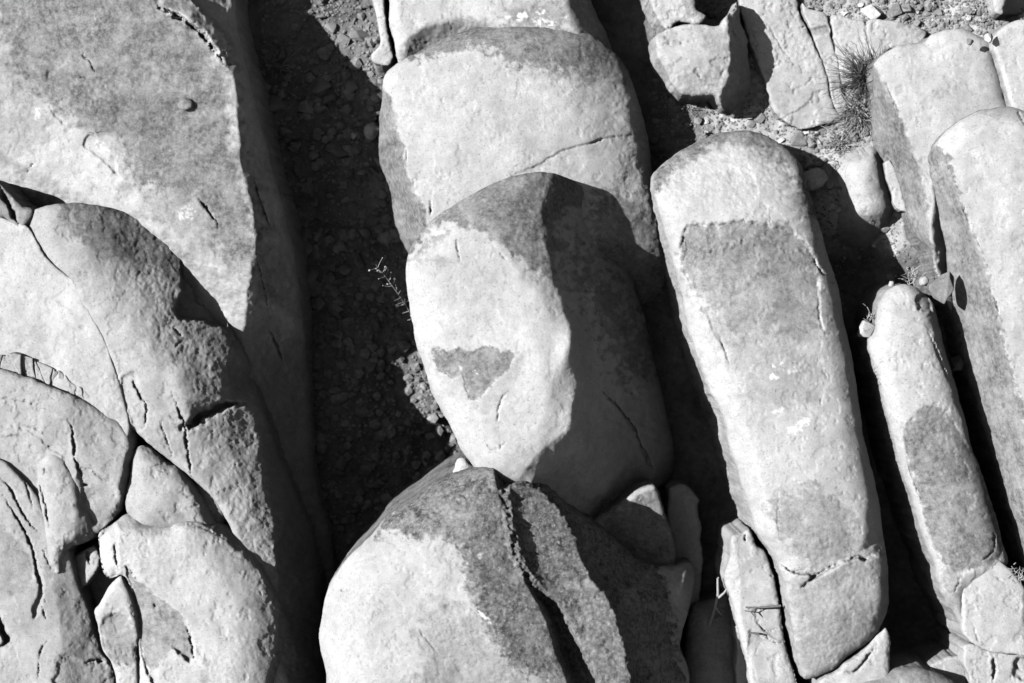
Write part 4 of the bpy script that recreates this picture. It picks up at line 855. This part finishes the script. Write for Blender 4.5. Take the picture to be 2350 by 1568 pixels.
rock("sandstone_slab", "narrow ledge between two thin cracks, upper right, left of the grass tuft",
     [(1838, 10), (1860, 22), (1898, 32), (1908, 80), (1918, 130), (1932, 200), (1945, 256), (1925, 262), (1908, 215), (1888, 142), (1866, 88)], w=-262, R=5, smooth=2, rough=2.0, warp=2,
     steps=[dict(p=T('C', (940, 190), (1100, 170), (1110, 225), (960, 240)), d=5, wd=3)], stain_shade=[dict(p=T('C', (980, 170), (1110, 170), (1110, 225), (1000, 225)), v=0.45, soft=4, n=6, wl=12), dict(p=T('C', (1040, 380), (1120, 400), (1160, 600), (1080, 560)), v=0.3)])
rock("sandstone_slab", "bright flat ledge behind the grass tuft, upper right, left of the grey topped ledge",
     [(1908, 42), (1950, 42), (1984, 48), (1990, 90), (1998, 130), (1990, 185), (1950, 200), (1934, 190), (1918, 125)], w=-258, R=5, smooth=2, rough=2.0, warp=2)
rock("sandstone_slab", "bright ledge with a grey top under the gravel, behind the wide upper right slab",
     [(1992, 50), (2040, 46), (2090, 58), (2128, 74), (2116, 98), (2064, 108), (2030, 124), (2008, 140), (2000, 125)], w=-250, R=5, smooth=2, rough=2.0, warp=2,
     stain_shade=[dict(p=T('C', (1530, 150), (1650, 130), (1760, 190), (1700, 250), (1580, 260), (1700, 200)), v=0.55, soft=6, n=8, wl=14)])
rock("rock_chunk", "dark sided boulder cut by the top edge in the upper right corner",
     [(2265, -160), (2280, 10), (2288, 32), (2340, 36), (2420, 36), (2440, -160)], w=-210, R=12, smooth=4, rough=1.3, falls=[dict(c=[(2300, -160), (2302, 0), (2290, 60)], s='R', k=2.2, soft=5, max=80)], corner=0.3)
rock("stone_stump", "stubby rounded stone stump standing in front of the wide slab's grey wall, upper right",
     T('C', (1212, 1110), (1240, 1040), (1320, 1002), (1388, 985), (1425, 1030), (1460, 1110), (1485, 1230), (1510, 1310), (1450, 1400), (1350, 1420), (1260, 1390), (1222, 1270)), w=-178, R=50, smooth=6, dome=30, warp=1.8, flare=0.6,
     falls=[dict(c=T('C', (1370, 960), (1400, 1100), (1450, 1260), (1460, 1450)), s='R', k=1.3, soft=8)], rough=1.3)
rock("stone_splinter", "thin upright flake between the stubby stump and the wide slab, upper right",
     T('C', (1462, 1050), (1490, 1030), (1530, 1080), (1560, 1170), (1590, 1290), (1600, 1350), (1560, 1340), (1515, 1270), (1480, 1150)), w=-205, R=4, smooth=2, rough=2.2, warp=2.5, corner=0.15)

# ---------------------------------------------------------------- small loose stones
def lumpy(name, label, px, py, w, size, mat, squash=0.6, angular=False, seed=0, rot=0.0, cat="stone", group=None, elong=1.0):
    rnd = random.Random(seed)
    bm = bmesh.new()
    if angular:
        for _ in range(15):
            v = Vector((rnd.gauss(0, 1), rnd.gauss(0, 1), rnd.gauss(0, 1))).normalized()
            bm.verts.new(Vector((v.x * elong, v.y, v.z * squash)) * rnd.uniform(0.75, 1.05))
        bmesh.ops.convex_hull(bm, input=list(bm.verts))
        bmesh.ops.bevel(bm, geom=list(bm.edges), offset=0.06, segments=2, affect='EDGES', profile=0.6)
        bmesh.ops.triangulate(bm, faces=list(bm.faces))
    else:
        bmesh.ops.create_icosphere(bm, subdivisions=3, radius=1)
        off = Vector((rnd.uniform(-50, 50), rnd.uniform(-50, 50), 0))
        from mathutils import noise as mn
        for v in bm.verts:
            n = v.co.normalized()
            r = 1 + 0.30 * mn.noise(n * 1.1 + off) + 0.12 * mn.noise(n * 3 + off)
            v.co = Vector((n.x * r * elong, n.y * r, n.z * r * squash))
    me = bpy.data.meshes.new(name); 
    c, s = math.cos(rot), math.sin(rot)
    for v in bm.verts:
        x, y, z = v.co.x * c - v.co.y * s, v.co.x * s + v.co.y * c, v.co.z
        v.co = Vector((x * RIGHT + y * UP + z * OUT)) * (size * U)
    bm.to_mesh(me); bm.free()
    for p in me.polygons: p.use_smooth = not angular
    me.materials.append(mat)
    o = bpy.data.objects.new(name, me); o.location = Vector(at(px, py, w)); scene.collection.objects.link(o)
    return tag(o, label, cat, group)

def G(x, y): return float(ground_w(x, y))
lumpy("pebble", "lone oval pebble lying on the huge mottled slab at the upper left", 426, 239, 8, 15, GRAVEL, 0.6, seed=3, rot=-0.3, elong=1.2)
lumpy("rock_chunk", "cube like pale stone beside the head of the short narrow fin", 1988, 755, -110, 26, CHIP, 0.9, True, seed=7)
lumpy("rock_chunk", "pointed dark stone chip wedged between the short fin head and the right slab", 2165, 662, -85, 34, DARKCHIP, 0.8, True, seed=12, rot=0.9, elong=1.3)
lumpy("pebble", "bright round pebble just above the head of the short narrow fin", 2120, 646, -120, 12, PETAL, 0.8, seed=21)
lumpy("pebble", "tiny pale pebble on the top left of the short narrow fin head", 2046, 652, -110, 7, CHIP, 0.8, seed=22)
lumpy("rock_chunk", "small shadowed stone in the gap right of the short narrow fin", 2195, 830, -230, 26, DARKCHIP, 0.8, True, seed=31)
lumpy("rock_chunk", "pale stone on the gravel at the top right, left of the dark bush like stone", 2008, 22, -268, 30, CHIP, 0.8, True, seed=41, elong=1.2)
lumpy("rock_chunk", "dark stone on the gravel right next to the pale one, top right", 2052, 26, -272, 22, DARKCHIP, 0.8, True, seed=42)
lumpy("rock_chunk", "dark triangular stone on the gravel strip near the top right corner", 2212, 20, -275, 20, DARKCHIP, 0.8, True, seed=43)
lumpy("rock_chunk", "small grey stone sitting on top of the wide upper right slab", 2226, 96, -80, 11, DARKCHIP, 0.7, True, seed=44)
lumpy("rock_chunk", "grey cornered stone at the head of the crack on the upper right slab", 2268, 86, -78, 16, CHIP, 0.7, True, seed=45)
lumpy("rock_chunk", "flat white stone on the ground right of the long fin top", 1872, 410, G(1872, 410) + 12, 25, CHIP, 0.5, seed=46, elong=1.4)
lumpy("rock_chunk", "dark hollow stone on the ground just above the long fin, upper right", 1835, 322, G(1835, 322) + 8, 22, DARKCHIP, 0.6, True, seed=47, elong=1.3)
lumpy("rock_chunk", "small white stone among the weeds under the dry grass tuft", 1932, 306, G(1932, 306) + 8, 9, CHIP, 0.7, seed=48)
lumpy("pebble", "small bright stone at the tip of the sunlit gravel left of the big block", 812, 312, G(812, 312) + 10, 12, CHIP, 0.7, True, seed=49)
lumpy("rock_chunk", "pale stone at the left foot of the big central block", 852, 300, G(852, 300) + 25, 20, CHIP, 0.8, seed=50)
lumpy("rock_chunk", "pale crumbly stone in the notch between the egg boulder and the cleft boulder", 1062, 1074, 40, 22, CHIP, 0.7, seed=51)

def blocked(x, y): return False
rng = random.Random(11)
spots = []
for (x0, y0, x1, y1, n, s0, s1) in [(1600, 190, 1860, 330, 34, 7, 17), (1850, 300, 2010, 480, 34, 6, 15), (2040, -10, 2340, 60, 34, 5, 13), (1880, 450, 2130, 600, 26, 4, 9),
                                    (620, 20, 900, 1250, 230, 6, 26), (1890, -10, 2040, 40, 14, 5, 12), (1560, 1380, 1680, 1560, 8, 8, 20)]:
    for _ in range(n):
        spots.append((rng.uniform(x0, x1), rng.uniform(y0, y1), rng.uniform(s0, s1) * (0.6 + 0.6 * rng.random() ** 2), x0))
protos = {}
for i, (x, y, s, zone) in enumerate(spots):
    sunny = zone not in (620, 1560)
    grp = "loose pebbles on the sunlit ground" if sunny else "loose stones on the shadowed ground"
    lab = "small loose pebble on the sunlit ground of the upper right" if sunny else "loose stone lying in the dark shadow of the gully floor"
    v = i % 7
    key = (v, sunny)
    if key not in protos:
        o = lumpy("pebble", lab, x, y, G(x, y) + 1, 1.0, (GRAVEL if v % 3 else CHIP) if sunny else (DARKCHIP if v % 3 else GRAVEL), 0.5, True, seed=100 + v, elong=1.3, group=grp)  # shaded zones get darker stone, so shade is partly in the colour
        protos[key] = o
    else:
        o = protos[key].copy(); scene.collection.objects.link(o)
    o.location = Vector(at(x, y, G(x, y) + s * 0.2)); o.scale = (s, s, s * rng.uniform(0.8, 1.2))
    o.rotation_euler = (rng.uniform(-.5, .5), rng.uniform(-.5, .5), rng.uniform(0, 6.28))

# gravel too fine to count: one object
def build_gravel():
    r = np.random.RandomState(5)
    n = 20000
    px = np.concatenate([r.uniform(600, 1060, n // 3), r.uniform(1500, 2350, n - n // 3)])
    py = np.concatenate([r.uniform(-40, 1350, n // 3), np.abs(r.normal(0, 1, n - n // 3)) * 330 - 30])
    s = r.uniform(1.5, 5.0, n) * (1 + 3.0 * (r.rand(n) < np.where(px < 1200, 0.2, 0.07)) * r.rand(n))
    s = np.where(px < 1200, s, s * 0.75)
    w = ground_w(px, py) + s * 0.25
    bm = bmesh.new(); bmesh.ops.create_icosphere(bm, subdivisions=1, radius=1)
    bv = np.array([v.co[:] for v in bm.verts]); bf = np.array([[l.index for l in f.verts] for f in bm.faces]); bm.free()
    X, Y, W = local(px, py, w)
    base = np.stack([X, Y, W], 1)
    V = []
    for k in range(len(bv)):
        jit = 0.65 + 0.6 * r.rand(n)
        sc = np.stack([s * jit * r.uniform(.8, 1.4, n), s * jit, s * jit * 0.7], 1)
        V.append(base + bv[k] * sc)
    V = np.stack(V, 1).reshape(-1, 3)
    F = (np.arange(n)[:, None, None] * len(bv) + bf[None]).reshape(-1, 3)
    o = make_mesh("gravel", to_world(V[:, 0], V[:, 1], V[:, 2]), np.zeros((0, 4), int), GRAVEL, tris=F, smooth=False)
    tag(o, "fine gravel and crumbs strewn over the soil", "gravel", kind="stuff")
build_gravel()

# ---------------------------------------------------------------- plants and twigs
class MB:
    def __init__(s): s.v = []; s.f = []
    def tube(s, pts, r0, r1, n=6):
        base = len(s.v)
        for i, p in enumerate(pts):
            d = (pts[min(i + 1, len(pts) - 1)] - pts[max(i - 1, 0)]).normalized()
            a = d.orthogonal().normalized(); b = d.cross(a)
            r = r0 + (r1 - r0) * i / (len(pts) - 1)
            for k in range(n):
                an = 2 * math.pi * k / n
                s.v.append(p + (a * math.cos(an) + b * math.sin(an)) * r)
        for i in range(len(pts) - 1):
            for k in range(n):
                s.f.append((base + i * n + k, base + i * n + (k + 1) % n, base + (i + 1) * n + (k + 1) % n, base + (i + 1) * n + k))
    def ball(s, c, r):
        bm = bmesh.new(); bmesh.ops.create_icosphere(bm, subdivisions=2, radius=r)
        base = len(s.v)
        for v in bm.verts: s.v.append(c + v.co)
        for f in bm.faces: s.f.append(tuple(base + v.index for v in f.verts))
        bm.free()
    def build(s, name, mat, parent=None, origin=None):
        me = bpy.data.meshes.new(name)
        o0 = Vector(origin) if origin is not None else s.v[0].copy()
        me.from_pydata([v - o0 for v in s.v], [], s.f); me.materials.append(mat)
        for p in me.polygons: p.use_smooth = True
        o = bpy.data.objects.new(name, me); scene.collection.objects.link(o)
        if parent: o.parent = parent
        else: o.location = o0
        return o

def L3(x, y, w): return Vector(x * RIGHT + y * UP + w * OUT) * U

def grass_tuft(label, px, py, w, n, length, spread, seed, lean=(0, 0), name="dry_grass_tuft", thick=1.0, mat=None):
    r = random.Random(seed); m = MB(); o0 = Vector(at(px, py, w))
    for _ in range(n):
        a = r.uniform(0, 6.28); s = r.random() ** 0.6 * spread
        L = length * r.uniform(0.5, 1.1)
        b = o0 + L3(r.gauss(0, 9), r.gauss(0, 9), -4)
        dx, dy = math.cos(a) * s + lean[0], math.sin(a) * s + lean[1]
        pts = []
        for k in range(6):
            t = k / 5
            curl = r.gauss(0, 3) * t
            pts.append(b + L3(dx * L * t + curl, dy * L * t + curl * 0.5, L * (t * 0.8 - 0.45 * t * t * s * 1.6)))
        m.tube(pts, 1.3 * thick * U, 0.4 * thick * U, 3)
    o = m.build(name, mat or STRAW, origin=o0)
    return tag(o, label, "grass")

grass_tuft("dry spiky grass tuft growing at the corner of the wide upper right slab", 1992, 180, -250, 300, 115, 0.85, 1, (-0.3, 0.1), thick=1.2, mat=TWIG)
grass_tuft("matted pale straw below the spiky grass tuft by the grey slab wall", 1968, 255, -255, 200, 85, 1.0, 2, (-0.3, -0.1))
grass_tuft("low dry weeds on the ground below the straw, right of the long fin top", 1925, 330, G(1925, 330), 170, 55, 1.0, 3, (0, 0))
grass_tuft("sparse weeds on the ground above the stubby stone stump", 1930, 395, G(1930, 395), 140, 45, 1.0, 4, (0, 0))
grass_tuft("wispy twigs tuft right beside the cube like stone at the short fin head", 2002, 728, -115, 24, 36, 0.9, 5, (-0.2, 0.1))
grass_tuft("small dry tuft at the short fin head by the bright pebble", 2095, 645, -120, 26, 30, 1.0, 6, (0, 0.2))
grass_tuft("faint dry tuft in the crack above the three cornered block", 1388, 1158, -110, 26, 26, 0.6, 8, (0.3, 0.5), mat=TWIG)  # dark twig material stands in for shade on this tuft
grass_tuft("crumbly low weeds at the foot of the blocky lit rock, top right of centre", 1580, 240, G(1580, 240) + 6, 60, 34, 1.0, 9)
grass_tuft("thin dry stalks in the shadow by the huge slab's right wall", 632, 150, G(632, 150), 16, 90, 0.7, 10, (0.2, 0))
grass_tuft("tiny tuft on the gravel by the egg boulder's left flank", 966, 880, G(966, 880), 30, 30, 1.0, 12)
grass_tuft("little tuft of weeds right of the square jointed block, lower right", 2335, 1318, -75, 30, 30, 1.0, 13)

def weed():
    e = bpy.data.objects.new("flowering_weed", None); scene.collection.objects.link(e)
    base = Vector(at(958, 745, -330)); e.location = base
    tag(e, "spindly flowering weed leaning out from the left side of the egg boulder", "weed")
    st = MB(); fl = MB(); r = random.Random(3)
    tip = Vector(at(862, 608, -140)) - base
    main = [tip * t + L3(6 * math.sin(t * 3), 0, 10 * math.sin(t * 3.1)) for t in [k / 10 for k in range(11)]]
    st.tube(main, 1.7 * U, 0.9 * U, 6)
    side = tip.cross(Vector(OUT)).normalized()
    for k in range(34):
        t = r.uniform(0.12, 0.99)
        p = tip * t + L3(6 * math.sin(t * 3), 0, 10 * math.sin(t * 3.1))
        sg = r.choice((-1, 1)); ln = r.uniform(6, 24)
        q = p + side * sg * ln * U + tip.normalized() * r.uniform(2, 20) * U + L3(0, 0, r.uniform(-16, 16))
        st.tube([p, (p + q) / 2 + tip.normalized() * r.uniform(-5, 2) * U, q], 0.8 * U, 0.5 * U, 5)
        if t > 0.6: fl.ball(q, r.uniform(1.2, 2.8) * U)
    z = Vector((0, 0, 0))
    st.build("stem", STEM, e, origin=z); fl.build("flower_cluster", PETAL, e, origin=z)
weed()

def twig(name, label, pts, r, branches=(), mat=None):
    m = MB(); P = [Vector(at(*p)) for p in pts]
    m.tube(P, r * U, r * 0.6 * U, 7)
    for b in branches: m.tube([Vector(at(*p)) for p in b], r * 0.7 * U, r * 0.4 * U, 6)
    o = m.build(name, mat or TWIG); return tag(o, label, "twig")
I_ = lambda x, y, w: (T('I', (x, y))[0][0], T('I', (x, y))[0][1], w)
twig("stick", "grey dead stick standing in the dark gap left of the small splintered slab", [I_(345, 1200, -190), I_(380, 1090, -170), I_(400, 1000, -150), I_(398, 895, -130)], 5,
     [[I_(395, 1030, -155), I_(440, 990, -140), I_(460, 960, -135)], [I_(385, 1080, -165), I_(420, 1130, -170)]], mat=STEM)
twig("twig", "upper dark twig lying across the small splintered slab", [I_(800, 1073, -76), I_(720, 1082, -80), I_(650, 1085, -80), I_(575, 1083, -80)], 3.0, [[I_(640, 1087, -80), I_(610, 1110, -80), I_(568, 1106, -80)], [I_(608, 1110, -80), I_(630, 1140, -80)]])
twig("twig", "lower dark twig lying across the small splintered slab", [I_(660, 1256, -82), I_(630, 1248, -82), I_(595, 1247, -82)], 3.0)
